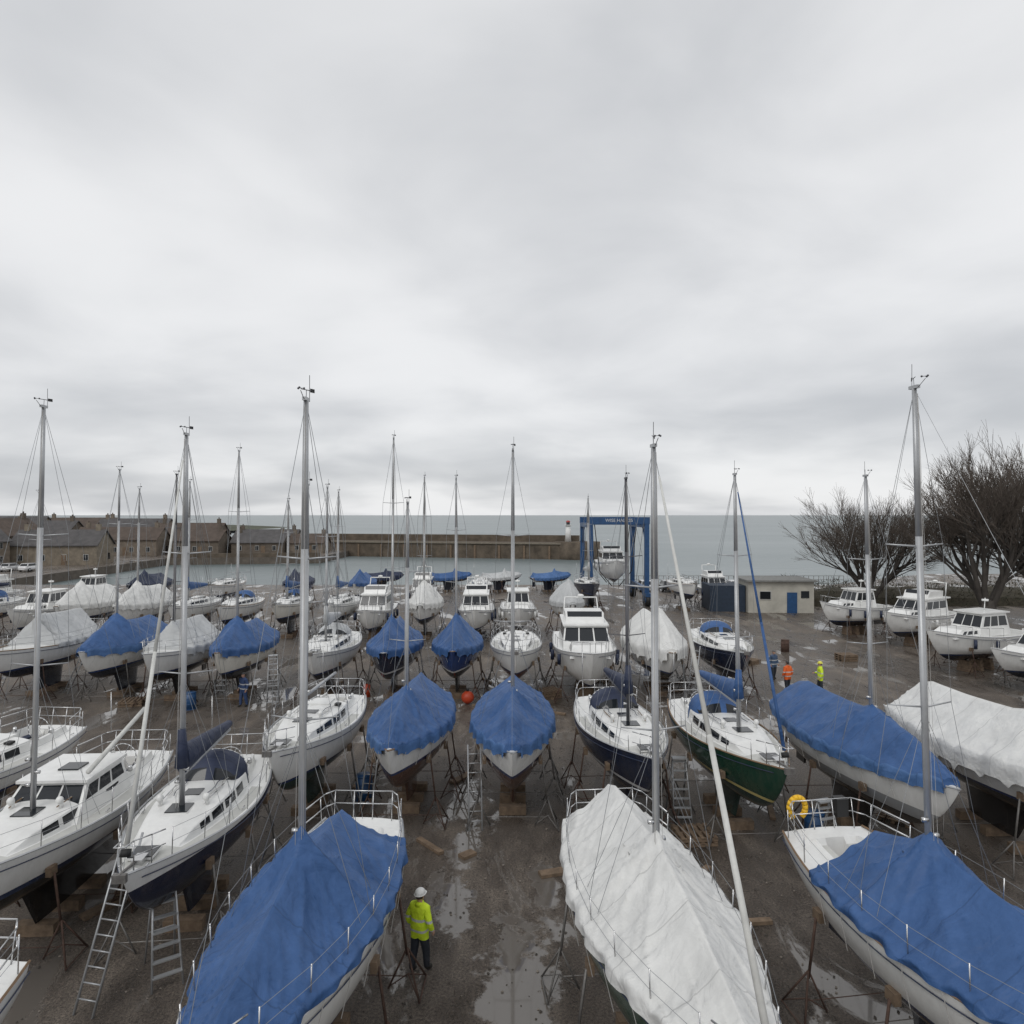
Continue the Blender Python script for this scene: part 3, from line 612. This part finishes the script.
def worker(x,y,rz,jc=(.66,.86,.03),hat=(.75,.75,.73),trous=(.02,.025,.035),pose=0,beanie=False):
    key='%s'%str(jc)
    sil=(.55,.56,.56)
    cl=zbands('clothes'+key+str(trous),[(0,(.02,.018,.015)),(.13,trous),(.76,jc),(.93,sil),(.985,jc),(1.17,sil),(1.225,jc),(1.535,(.5,.3,.22))],rough=.75,grime=.04,zmax=2.0,bump=.6)
    V=[(0,0,.93),(0,-.01,1.12),(0,0,1.32),(0,.0,1.44),(0,.015,1.56)]
    R=[(.21,.18),(.205,.175),(.22,.17),(.14,.115),(.06,.06)]
    E=[(0,1),(1,2),(2,3),(3,4)]
    el={0:[(.285,-.05,1.16),(.29,.07,.93)],1:[(.28,.02,1.16),(.20,.27,1.12)]}
    ends=[]
    for sd,k in((-1,0),(1,pose)):
        i=len(V); V+=[(sd*.175,0,1.42),(sd*el[k][0][0],el[k][0][1],el[k][0][2]),(sd*el[k][1][0],el[k][1][1],el[k][1][2])]; R+=[.095,.078,.058]; E+=[(3,i),(i,i+1),(i+1,i+2)]; ends.append((Vector(V[i+1]),Vector(V[i+2]),sd))
    for sd in(-1,1):
        i=len(V); f=.10*sd
        V+=[(sd*.10,0,.86),(sd*.12,.02+f*.5,.49),(sd*.13,-.02+f,.10),(sd*.145,.15+f,.05)]; R+=[.125,.092,.07,.052]; E+=[(0,i),(i,i+1),(i+1,i+2),(i+2,i+3)]
    mb=MB(); vs,fs=skinmesh(V,E,R); mb.add(vs,fs,cl,True)
    mb.tube((0,-.005,1.47),(0,.0,1.545),.115,mat('collar'+key,jc,.8),.092,n=14)
    for a,b,sd in ends:
        d=(b-a).normalized(); pn=Vector((-sd,0,0)); pn=(pn-d*pn.dot(d)).normalized(); ac=d.cross(pn).normalized()
        if ac.y<0: ac=-ac
        p0=b-d*.01; pc=b+d*.085
        HV=[p0,b+d*.045,pc];HR=[.028,.038,.036];HE=[(0,1),(1,2)]
        vs,fs=skinmesh([tuple(q) for q in HV],HE,HR,0,1)
        mb.add(vs,fs,M_skin,True)
        for k,(off,ln) in enumerate(((.030,.075),(.010,.085),(-.010,.078),(-.029,.062))):
            s0=pc-d*.02+ac*off; s1=s0+d*ln*.5; s2=s1+(d*.8+pn*.6)*ln*.33; s3=s2+(d*.4+pn*.9)*ln*.25
            vs,fs=skinmesh([tuple(q) for q in(s0,s1,s2,s3)],[(0,1),(1,2),(2,3)],[.010,.0095,.0088,.0075],0,1); mb.add(vs,fs,M_skin,True)
        s0=b+d*.03+ac*.022; s1=s0+ac*.035+d*.03; s2=s1+d*.032+pn*.01
        vs,fs=skinmesh([tuple(q) for q in(s0,s1,s2)],[(0,1),(1,2)],[.013,.011,.009],0,1); mb.add(vs,fs,M_skin,True)
    mb.tube((0,.0,1.50),(0,.012,1.60),.055,M_skin,n=12)
    rows=[]
    for i in range(13):
        f=i/12; z=1.565+.225*f; w=.078*math.sin(math.pi*min(.97,max(.06,f*.80+.17)))**.6; dd=.098*math.sin(math.pi*min(.97,max(.10,f*.8+.16)))**.55
        rows.append([(w*math.cos(2*math.pi*k/18),.012+dd*math.sin(2*math.pi*k/18)+(.012 if f<.3 and math.sin(2*math.pi*k/18)>.3 else 0),z) for k in range(18)])
    hairf=lambda i,j: M_hair if (i>=8 or (j>=9 and i>=3)) else M_skin
    mb.grid(rows,M_skin,True,True,mf=hairf); mb.add(rows[0],[list(range(18))[::-1]],M_skin); mb.add(rows[-1],[list(range(18))],M_hair)
    mb.add([(-.014,.105,1.655),(.014,.105,1.655),(0,.135,1.660),(0,.104,1.700)],[[0,1,2],[1,3,2],[3,0,2],[0,3,1]],M_skin)
    for sd in(-1,1):
        mb.sphere((sd*.030,.100,1.685),.012,M_eye,8,6); mb.sphere((sd*.079,.005,1.675),.028,M_skin,8,6,(.4,.7,1.1))
    mb.box((0,.108,1.625),(.045,.012,.012),M_lip)
    hm=mat('helmet'+str(hat),hat,.35,var=.05)
    if beanie: mb.sphere((0,.008,1.71),.105,hm,16,7,(.9,1.05,.95),0)
    else:
        mb.sphere((0,.01,1.715),.122,hm,18,8,(.93,1.12,.95),0)
        rr=[[(q*.122*.93*math.cos(a),.01+q*.122*1.12*math.sin(a)+(.03 if (q>1 and math.sin(a)>.5) else 0),1.715-(.008 if q>1 else 0)) for a in [2*math.pi*k/18 for k in range(18)]] for q in(1.0,1.10)]
        mb.grid(rr,hm,True,True)
    return mb.obj('worker',None,(x,y,0),rz)
worker(-2.02,14.95,math.radians(-28))
worker(15.5,38.4,math.radians(20),jc=(.75,.13,.02),hat=(.03,.03,.03),beanie=True)
worker(17.25,38.2,math.radians(75),pose=1,hat=(.75,.70,.1))
worker(15.9,41.5,math.radians(200),jc=(.05,.09,.16),hat=(.1,.1,.1),beanie=True)
worker(-14,35.6,math.radians(150),jc=(.03,.06,.15),trous=(.03,.06,.15),hat=(.05,.05,.05),beanie=True)
# ================================================================ ground
def ground():
    P=[(-900,-80),(900,-80),(900,118),(70,116),(46,98),(-78,98),(-80,158),(-46,164),(-46,215),(-900,330)]
    n=len(P); mb=MB(); gm=bpy.data.materials.new('wet_gravel'); nt,N,Lk,B=nodes(gm)
    qm=mat('quay_stone',(.13,.11,.09),.85,var=.4,vs=.8,bump=.5,bs=3)
    mb.add([(x,y,0) for x,y in P],[list(range(n))],gm)
    mb.add([(x,y,0) for x,y in P]+[(x,y,-4) for x,y in P],[[i,n+i,n+(i+1)%n,(i+1)%n] for i in range(n)],qm)
    tc=N.new('ShaderNodeTexCoord'); O=tc.outputs['Object']
    def nz(sc,det=5,ro=.6,vec=None,dist=0):
        q=N.new('ShaderNodeTexNoise'); q.inputs['Scale'].default_value=sc; q.inputs['Detail'].default_value=det; q.inputs['Roughness'].default_value=ro; q.inputs['Distortion'].default_value=dist; Lk.new(vec or O,q.inputs['Vector']); return q.outputs['Fac']
    def M(op,a,b=None,c=None):
        q=N.new('ShaderNodeMath'); q.operation=op
        for i,v in enumerate((a,b,c)):
            if v is None: continue
            if isinstance(v,(int,float)): q.inputs[i].default_value=v
            else: Lk.new(v,q.inputs[i])
        return q.outputs[0]
    def mr(v,a,b,c,d):
        q=N.new('ShaderNodeMapRange'); q.interpolation_type='SMOOTHSTEP'; Lk.new(v,q.inputs[0])
        for i,z in enumerate((a,b,c,d)): q.inputs[i+1].default_value=z
        return q.outputs[0]
    mp=N.new('ShaderNodeMapping'); mp.inputs['Scale'].default_value=(1,.40,1); Lk.new(O,mp.inputs[0])
    big=nz(.22,6,.6,mp.outputs[0],.4); med=nz(1.3,6,.65,mp.outputs[0]); fine=nz(18,5,.75); grav=nz(55,2,.6)
    pud=mr(nz(.42,8,.66,mp.outputs[0],.5),.545,.59,0,1)
    dist=nz(1.4,7,.68)
    for (x,y,rx,ry) in [(.15,14.4,.85,2.6),(-1.4,20.6,.5,1.7),(-1.5,17.4,.5,1.3),(-1.6,24,.4,1.5),(.9,18.6,.4,1.2),(5.0,16.4,.7,1.2),(-.2,10.5,.6,1.6),(1.2,31,3,.5),(9,31.2,4,.6),(-6,30.4,3.5,.5),(20,33,4,1.2),(-11,31.5,4,.6)]:
        v=N.new('ShaderNodeVectorMath'); v.operation='SUBTRACT'; Lk.new(O,v.inputs[0]); v.inputs[1].default_value=(x,y,0)
        w=N.new('ShaderNodeVectorMath'); w.operation='DIVIDE'; Lk.new(v.outputs[0],w.inputs[0]); w.inputs[1].default_value=(rx,ry,1)
        l=N.new('ShaderNodeVectorMath'); l.operation='LENGTH'; Lk.new(w.outputs[0],l.inputs[0])
        d=M('ADD',l.outputs['Value'],M('MULTIPLY',dist,3.0)); pud=M('MAXIMUM',pud,mr(d,2.25,2.55,1,0))
    c1=N.new('ShaderNodeValToRGB'); cr=c1.color_ramp; cr.elements[0].position=.36; cr.elements[0].color=(.045,.035,.027,1); cr.elements[1].position=.66; cr.elements[1].color=(.225,.19,.155,1); e=cr.elements.new(.5); e.color=(.108,.088,.071,1)
    mix=M('ADD',M('MULTIPLY',big,.5),M('MULTIPLY',med,.5)); Lk.new(mix,c1.inputs[0])
    c2=N.new('ShaderNodeMixRGB'); c2.blend_type='OVERLAY'; c2.inputs[0].default_value=.9; Lk.new(c1.outputs[0],c2.inputs[1])
    fr=mr(M('ADD',M('MULTIPLY',fine,.6),M('MULTIPLY',grav,.4)),.38,.62,.12,.92); cc=N.new('ShaderNodeCombineColor'); [Lk.new(fr,cc.inputs[i]) for i in range(3)]; Lk.new(cc.outputs[0],c2.inputs[2])
    c3=N.new('ShaderNodeMixRGB'); c3.inputs[2].default_value=(.14,.125,.11,1); Lk.new(pud,c3.inputs[0]); Lk.new(c2.outputs[0],c3.inputs[1]); Lk.new(c3.outputs[0],B.inputs['Base Color'])
    rg=mr(mix,.40,.60,.22,.62); Lk.new(M('ADD',M('MULTIPLY',rg,M('SUBTRACT',1,pud)),M('MULTIPLY',pud,.04)),B.inputs['Roughness'])
    Lk.new(M('ADD',M('MULTIPLY',pud,.5),.5),B.inputs['Specular IOR Level'])
    bp=N.new('ShaderNodeBump'); bp.inputs['Distance'].default_value=.06; Lk.new(M('MULTIPLY',M('SUBTRACT',1,pud),.85),bp.inputs['Strength'])
    Lk.new(M('ADD',M('ADD',fine,M('MULTIPLY',grav,.5)),M('MULTIPLY',med,2.5)),bp.inputs['Height']); Lk.new(bp.outputs[0],B.inputs['Normal'])
    mb.obj('ground')
ground()
def sea():
    m=bpy.data.materials.new('sea_water'); nt,N,Lk,B=nodes(m)
    tc=N.new('ShaderNodeTexCoord'); mp=N.new('ShaderNodeMapping'); mp.inputs['Scale'].default_value=(.35,1,1); Lk.new(tc.outputs['Object'],mp.inputs[0])
    n=N.new('ShaderNodeTexNoise'); n.inputs['Scale'].default_value=.6; n.inputs['Detail'].default_value=6; Lk.new(mp.outputs[0],n.inputs['Vector'])
    b=N.new('ShaderNodeBump'); b.inputs['Strength'].default_value=.6; b.inputs['Distance'].default_value=.5; Lk.new(n.outputs[0],b.inputs['Height']); Lk.new(b.outputs[0],B.inputs['Normal'])
    n2=N.new('ShaderNodeTexNoise'); n2.inputs['Scale'].default_value=.02; n2.inputs['Detail'].default_value=5; Lk.new(mp.outputs[0],n2.inputs['Vector'])
    r=N.new('ShaderNodeValToRGB'); r.color_ramp.elements[0].position=.35; r.color_ramp.elements[1].position=.65; r.color_ramp.elements[0].color=(.13,.165,.17,1); r.color_ramp.elements[1].color=(.19,.225,.23,1)
    Lk.new(n2.outputs[0],r.inputs[0]); Lk.new(r.outputs[0],B.inputs['Base Color']); B.inputs['Roughness'].default_value=.3; B.inputs['IOR'].default_value=1.31
    mb=MB(); mb.add([(-30000,60,-1.6),(30000,60,-1.6),(30000,40000,-1.6),(-30000,40000,-1.6)],[[0,1,2,3]],m); mb.obj('sea')
sea()
# ================================================================ pier, lighthouse, houses
M_stone=mat('pier_stone',(.12,.095,.07),.9,var=.5,vs=.5,bump=.8,bs=2)
def pier():
    mb=MB(); A=Vector((-75,204,0));Bp=Vector((17.5,182,0)); d=(Bp-A); L=d.length; rz=math.atan2(d.y,d.x); c=(A+Bp)/2
    mb.box((0,0,-.3),(L,9,6.0),M_stone,0); mb.box((0,3.2,3.6),(L,1.6,1.8),M_stone)
    mb.box((0,-4.6,2.5),(L,.5,.4),mat('pier_coping',(.22,.19,.15),.9,var=.3))
    mb.tube((L/2,0,-3.3),(L/2,0,2.9),6.2,M_stone,n=20); 
    for i in range(14): mb.box((-L/2+i*L/14,-4.7,-.6),(.5,.3,5),M_wood)
    mb.obj('harbour_pier',None,(c.x,c.y,0),rz)
    mb=MB(); wm=mat('lighthouse_white',(.75,.75,.73),.5)
    mb.tube((0,0,0),(0,0,4.3),.85,wm,.6,n=16); mb.tube((0,0,4.3),(0,0,4.5),.95,wm,n=16); mb.tube((0,0,4.5),(0,0,5.2),.5,M_glass,n=10); mb.sphere((0,0,5.2),.6,mat('lantern_red',(.35,.05,.04),.5),12,5,(1,1,.8),0)
    mb.obj('lighthouse',None,(15.0,182.6,2.9))
pier()
M_slate=mat('slate_roof',(.09,.085,.085),.8,var=.35,vs=.8); M_tile=mat('brown_roof',(.095,.072,.058),.85,var=.35,vs=.8)
walls=[mat('stone_wall_a',(.20,.165,.13),.9,var=.35,vs=1,bump=.4,bs=4),mat('stone_wall_b',(.23,.195,.15),.9,var=.35,vs=1),mat('stone_wall_c',(.145,.12,.095),.9,var=.35,vs=1)]
M_trim=mat('window_frame',(.5,.5,.48),.5)
def house(x,y,w,d,h,rh,rz,wi,roof,z=0):
    e=empty('stone_house',(x,y,z),rz); wm=walls[wi]; mb=MB(); mb.box((0,0,h/2),(w,d,h),wm)
    for sx in(-1,1): mb.add([(sx*w/2,-d/2,h),(sx*w/2,d/2,h),(sx*w/2,0,h+rh)],[[0,1,2]],wm)
    mb.obj('walls',e); mb=MB()
    for sd in(-1,1):
        o=.35; V=[(-w/2-o,sd*(d/2+o),h-.25),(w/2+o,sd*(d/2+o),h-.25),(w/2+o,0,h+rh+.05),(-w/2-o,0,h+rh+.05)]; V2=[(a,b,c+.18) for a,b,c in V]
        mb.add(V+V2,[[0,1,2,3],[7,6,5,4],[0,4,5,1],[1,5,6,2],[2,6,7,3],[3,7,4,0]],roof)
    for cx in(-w*.42,w*.42): mb.box((cx,0,h+rh+.5),(.9,.7,1.7),wm); mb.tube((cx,0,h+rh+1.3),(cx,0,h+rh+1.75),.16,M_tile,n=8)
    mb.obj('roof',e); mb=MB(); n=max(2,int(w/3.6)); fl=2 if h>4.6 else 1
    for f in range(fl):
        for i in range(n):
            for sd in(-1,1):
                cx=-w/2+w*(i+.5)/n; cz=1.5+f*2.6
                mb.box((cx,sd*(d/2+.03),cz),(.95,.08,1.25),M_trim); mb.box((cx,sd*(d/2+.06),cz),(.8,.06,1.1),M_glass); mb.box((cx,sd*(d/2+.1),cz),(.05,.04,1.1),M_trim)
        for sx in(-1,1): mb.box((sx*(w/2+.03),d*.2,1.5+f*2.6),(.08,.9,1.3),M_glass)
    mb.obj('windows',e); mb=MB(); mb.box((w*.12,-d/2-.06,1.02),(.95,.1,2.05),M_wood); mb.obj('door',e)
H=[(-103,128,12,8,5.0,3.4,1.4,0,M_slate),(-92,140,16,8,4.0,2.8,.15,1,M_slate),(-112,150,14,9,5.6,3.5,1.5,2,M_tile),(-124,135,16,9,5.5,3.4,.1,0,M_slate),
(-98,172,20,8,4.0,2.8,.05,0,M_tile),(-120,176,16,9,5.2,3.2,.0,2,M_slate),(-80,176,12,8,3.6,2.4,.0,2,M_tile),(-66,180,13,8,3.0,2.2,.06,2,M_slate),(-54,182,9,7,2.8,2.0,0,0,M_tile),
(-90,192,18,8,4.6,3.0,.02,2,M_tile),(-110,200,20,9,5.6,3.2,.0,0,M_slate),(-72,202,18,8,3.4,2.2,0,2,M_slate),(-140,190,20,9,6,3.5,.1,1,M_slate),(-150,160,18,9,5.5,3.5,1.2,2,M_tile),(-135,215,22,9,5.5,3.5,0,0,M_tile)]
for a in H: house(*a)
mb=MB(); mb.box((0,0,.5),(34,.6,1.0),M_stone); mb.obj('quay_wall',None,(-63,161.6,0),.175)
mb=MB(); rows=[]
for i in range(30):
    f=i/29; x=-700+f*520; hh=9*math.sin(min(1,(1-f)*1.6)*math.pi/2)+1.5*noise.noise(Vector((f*9,0,0)))
    rows.append([(x,380,-1.8),(x,395,hh*.75),(x,430,hh),(x,560,hh*.9)])
mb.grid(rows,mat('headland_grass',(.07,.075,.045),.95,var=.4,vs=.05),True); mb.obj('headland')
def shed():
    e=empty('yard_shed',(27.6,72,0),-.05); wm=mat('shed_cream',(.48,.46,.40),.8,var=.2,vs=.8,bump=.2); mb=MB()
    mb.box((0,0,1.6),(6.6,4.5,3.2),wm); mb.box((-5.2,.4,1.35),(3.6,4,2.7),mat('container_blue',(.02,.035,.06),.6,var=.3)); mb.obj('walls',e)
    mb=MB(); mb.box((0,-.1,3.28),(7.1,5.1,.16),mat('felt_roof',(.22,.22,.21),.9,var=.3)); mb.obj('roof',e)
    mb=MB(); mb.box((1.1,-2.28,1.05),(1.0,.08,2.1),M_liftblue); mb.box((-1.6,-2.28,1.8),(1.2,.08,.9),M_trim); mb.box((-1.6,-2.33,1.8),(1.05,.04,.75),M_glass); mb.box((2.4,-2.28,1.9),(.8,.08,.7),M_glass); mb.obj('door_and_windows',e)
shed()
mb=MB()
for i in range(48):
    x=13.5+i*.7
    mb.tube((x,95.5,0),(x,95.5,1.5),.04,M_galv,n=5)
for z in(.4,.95,1.5): mb.tube((13.5,95.5,z),(46.4,95.5,z),.03,M_galv,n=5)
mb.obj('quay_railing')
def hedge():
    mb=MB(); R=random.Random(3); hm=[mat('scrub_a',(.06,.052,.035),.95,var=.5),mat('scrub_b',(.10,.085,.055),.95,var=.5),mat('scrub_c',(.045,.055,.03),.95,var=.4)]
    rows=[]
    for i in range(60):
        x=32+i*1.5; r=[]
        for k in range(7):
            a=math.pi*k/6; r.append((x,78+(x-32)*.02-math.cos(a)*3.5,max(0,math.sin(a))*(1.7+.8*noise.noise(Vector((x*.3,k,0))))))
        rows.append(r)
    mb.grid(rows,hm[0],False)
    for _ in range(11000):
        x=R.uniform(31.5,110); a=R.uniform(.1,math.pi-.1); q=R.uniform(.85,1.5); p=Vector((x,78-math.cos(a)*3.6*q,math.sin(a)*(1.9+1.0*noise.noise(Vector((x*.3,3,0))))*q))
        d=Vector((R.uniform(-1,1),R.uniform(-1,1),R.uniform(0,1.6))).normalized()*R.uniform(.2,.7); s=Vector((R.uniform(-1,1),R.uniform(-1,1),R.uniform(-1,1)))*.08
        mb.add([p,p+d,p+s],[[0,1,2]],R.choice(hm))
    mb.obj('hedge')
hedge()
# ================================================================ bare trees
def treemesh(seed,H=13,n0=5,wide=.75):
    R=random.Random(seed); mb=MB(); bk=mat('bark',(.06,.052,.045),.9,var=.3); tw=mat('twigs',(.10,.082,.068),.9,var=.2)
    def br(p,d,L,r,lv):
        n=3 if lv<4 else 2; q=p; dd=d; pts=[p]
        for i in range(n):
            dd=(dd+Vector((R.uniform(-1,1),R.uniform(-1,1),R.uniform(-.3,.40)))*.12).normalized(); q2=q+dd*L/n
            mb.tube(q,q2,r*(1-.4*i/n),bk if lv<3 else tw,r*(1-.4*(i+1)/n),n=7 if lv<2 else 3,cap=False); q=q2; pts.append(q)
        if lv>=5: return
        k=[5,4,4,4,4][lv]
        for j in range(k):
            f=R.uniform(.3,1) if j else 1; idx=min(n-1,int(f*n)); b=pts[idx].lerp(pts[idx+1],f*n-idx) if f<1 else pts[-1]
            ax=Vector((R.uniform(-1,1),R.uniform(-1,1),R.uniform(-1,1))); ax=(ax-dd*ax.dot(dd)).normalized()
            an=R.uniform(.28,.62) if j else .10; nd=(dd*math.cos(an)+ax*math.sin(an)+Vector((0,0,.08))).normalized()
            br(b,nd,L*R.uniform(.62,.80),max(.0085,r*.52),lv+1)
    mb.tube((0,0,-.1),(0,0,1.6),.50,bk,.38,n=9)
    for k in range(n0):
        a=k*2*math.pi/n0+R.uniform(-.3,.3); tl=R.uniform(.2,wide); br(Vector((math.cos(a)*.2,math.sin(a)*.2,1.2)),Vector((math.cos(a)*tl,math.sin(a)*tl,1)).normalized(),H*.24,.17,0)
    zm=max(v[2] for v in mb.v); s=H/zm; mb.v=[(x*s,y*s,z*s) for x,y,z in mb.v]
    return mb.mesh('bare_tree')
tm=[treemesh(11,n0=6,wide=.9),treemesh(23,n0=5,wide=.7)]
for x,y,s,k,rz in((36.2,69,1.08,0,0),(41.8,60,1.36,1,.4),(49.0,62,1.5,0,2.2)):
    o=bpy.data.objects.new('bare_tree',tm[k]); COL.objects.link(o); o.location=(x,y,0); o.scale=(s,s,s); o.rotation_euler[2]=rz
# ================================================================ cars
def carmesh(c,i):
    mb=MB(); pm=mat('car_paint_%d'%i,c,.25,var=.05,coat=.6); T=[(-2.1,.55,.35,.75),(-2.0,.78,.28,.92),(-1.2,.86,.25,.95),(0,.87,.25,.95),(1.1,.86,.25,.92),(1.9,.78,.28,.75),(2.1,.6,.35,.6)]
    rows=[]
    for x,w,z0,z1 in T: rows.append([(x,-w*.9,z0),(x,-w,z0+.2),(x,-w*.97,z1-.08),(x,-w*.85,z1),(x,w*.85,z1),(x,w*.97,z1-.08),(x,w,z0+.2),(x,w*.9,z0)])
    mb.grid(rows,pm,True,True); mb.add(rows[0],[list(range(8))],pm); mb.add(rows[-1],[list(range(8))[::-1]],pm)
    q=mb.frus((-1.75,1.05,.78,.92),(-1.35,.35,.62,1.45),pm)
    for k in q: mb.patch(q[k],.06,.94,.12,.88,M_glass)
    for x in(-1.3,1.3):
        for sd in(-1,1): mb.tube((x,sd*.7,.32),(x,sd*.9,.32),.32,M_black,n=14); mb.tube((x,sd*.9,.32),(x,sd*.91,.32),.18,M_alu,n=10)
    return mb.mesh('parked_car')
cms=[carmesh(c,i) for i,c in enumerate([(.5,.5,.5),(.03,.03,.035),(.04,.08,.2),(.7,.7,.7),(.3,.03,.03)])]
R=random.Random(5)
for k in range(26):
    o=bpy.data.objects.new('parked_car',R.choice(cms)); COL.objects.link(o)
    if k<20: o.location=(-115+ (k%10)*3.2+R.uniform(-.3,.3),108+(k//10)*14,0); o.rotation_euler[2]=1.57+R.uniform(-.05,.05)
    else: o.location=(17.5+(k-20)*2.9,90,0); o.rotation_euler[2]=1.57
# ================================================================ world / light / camera
w=bpy.data.worlds.new('World'); S.world=w; w.use_nodes=True; nt=w.node_tree; N=nt.nodes; Lk=nt.links; bg=N['Background']
sky=N.new('ShaderNodeTexSky'); sky.sky_type='NISHITA'; sky.sun_disc=False; sky.sun_elevation=math.radians(48); sky.sun_rotation=math.radians(205)
tc=N.new('ShaderNodeTexCoord'); sp=N.new('ShaderNodeSeparateXYZ'); Lk.new(tc.outputs['Generated'],sp.inputs[0])
def M(op,a,b=None):
    q=N.new('ShaderNodeMath'); q.operation=op
    for i,v in enumerate((a,b)):
        if v is None: continue
        if isinstance(v,(int,float)): q.inputs[i].default_value=v
        else: Lk.new(v,q.inputs[i])
    return q.outputs[0]
z=M('ADD',M('MAXIMUM',sp.outputs['Z'],0),.18); cb=N.new('ShaderNodeCombineXYZ'); Lk.new(M('DIVIDE',sp.outputs['X'],z),cb.inputs[0]); Lk.new(M('DIVIDE',sp.outputs['Y'],z),cb.inputs[1]); cb.inputs[2].default_value=5.1
def nz(sc,det,ro,ds=0):
    q=N.new('ShaderNodeTexNoise'); q.inputs['Scale'].default_value=sc; q.inputs['Detail'].default_value=det; q.inputs['Roughness'].default_value=ro; q.inputs['Distortion'].default_value=ds; Lk.new(cb.outputs[0],q.inputs['Vector']); return q.outputs['Fac']
f=M('ADD',M('MULTIPLY',nz(.6,3,.45,.2),.72),M('MULTIPLY',nz(1.5,5,.5,.3),.28))
r=N.new('ShaderNodeValToRGB'); cr=r.color_ramp; cr.interpolation='EASE'; cr.elements[0].position=.35; cr.elements[0].color=(.56,.575,.60,1); cr.elements[1].position=.62; cr.elements[1].color=(.88,.885,.895,1)
Lk.new(f,r.inputs[0])
sc=N.new('ShaderNodeMixRGB'); sc.blend_type='MULTIPLY'; sc.inputs[0].default_value=1; sc.inputs[2].default_value=(.09,.09,.09,1); Lk.new(sky.outputs[0],sc.inputs[1])
mx=N.new('ShaderNodeMixRGB'); mx.inputs[0].default_value=.94; Lk.new(sc.outputs[0],mx.inputs[1]); Lk.new(r.outputs[0],mx.inputs[2]); Lk.new(mx.outputs[0],bg.inputs[0]); bg.inputs[1].default_value=1.0
sd=bpy.data.lights.new('sun','SUN'); sd.energy=.9; sd.angle=math.radians(30); sd.color=(1,.98,.95); so=bpy.data.objects.new('sun',sd); COL.objects.link(so); so.rotation_euler=(math.radians(42),0,math.radians(-25))
cam=bpy.data.cameras.new('camera'); cam.sensor_width=36; cam.lens=24; cam.clip_end=60000; cam.shift_y=.003; co=bpy.data.objects.new('camera',cam); COL.objects.link(co); co.location=(0,0,10); co.rotation_euler=(math.pi/2,0,0); S.camera=co
S.view_settings.view_transform='Standard'; S.view_settings.look='None'; S.view_settings.exposure=0
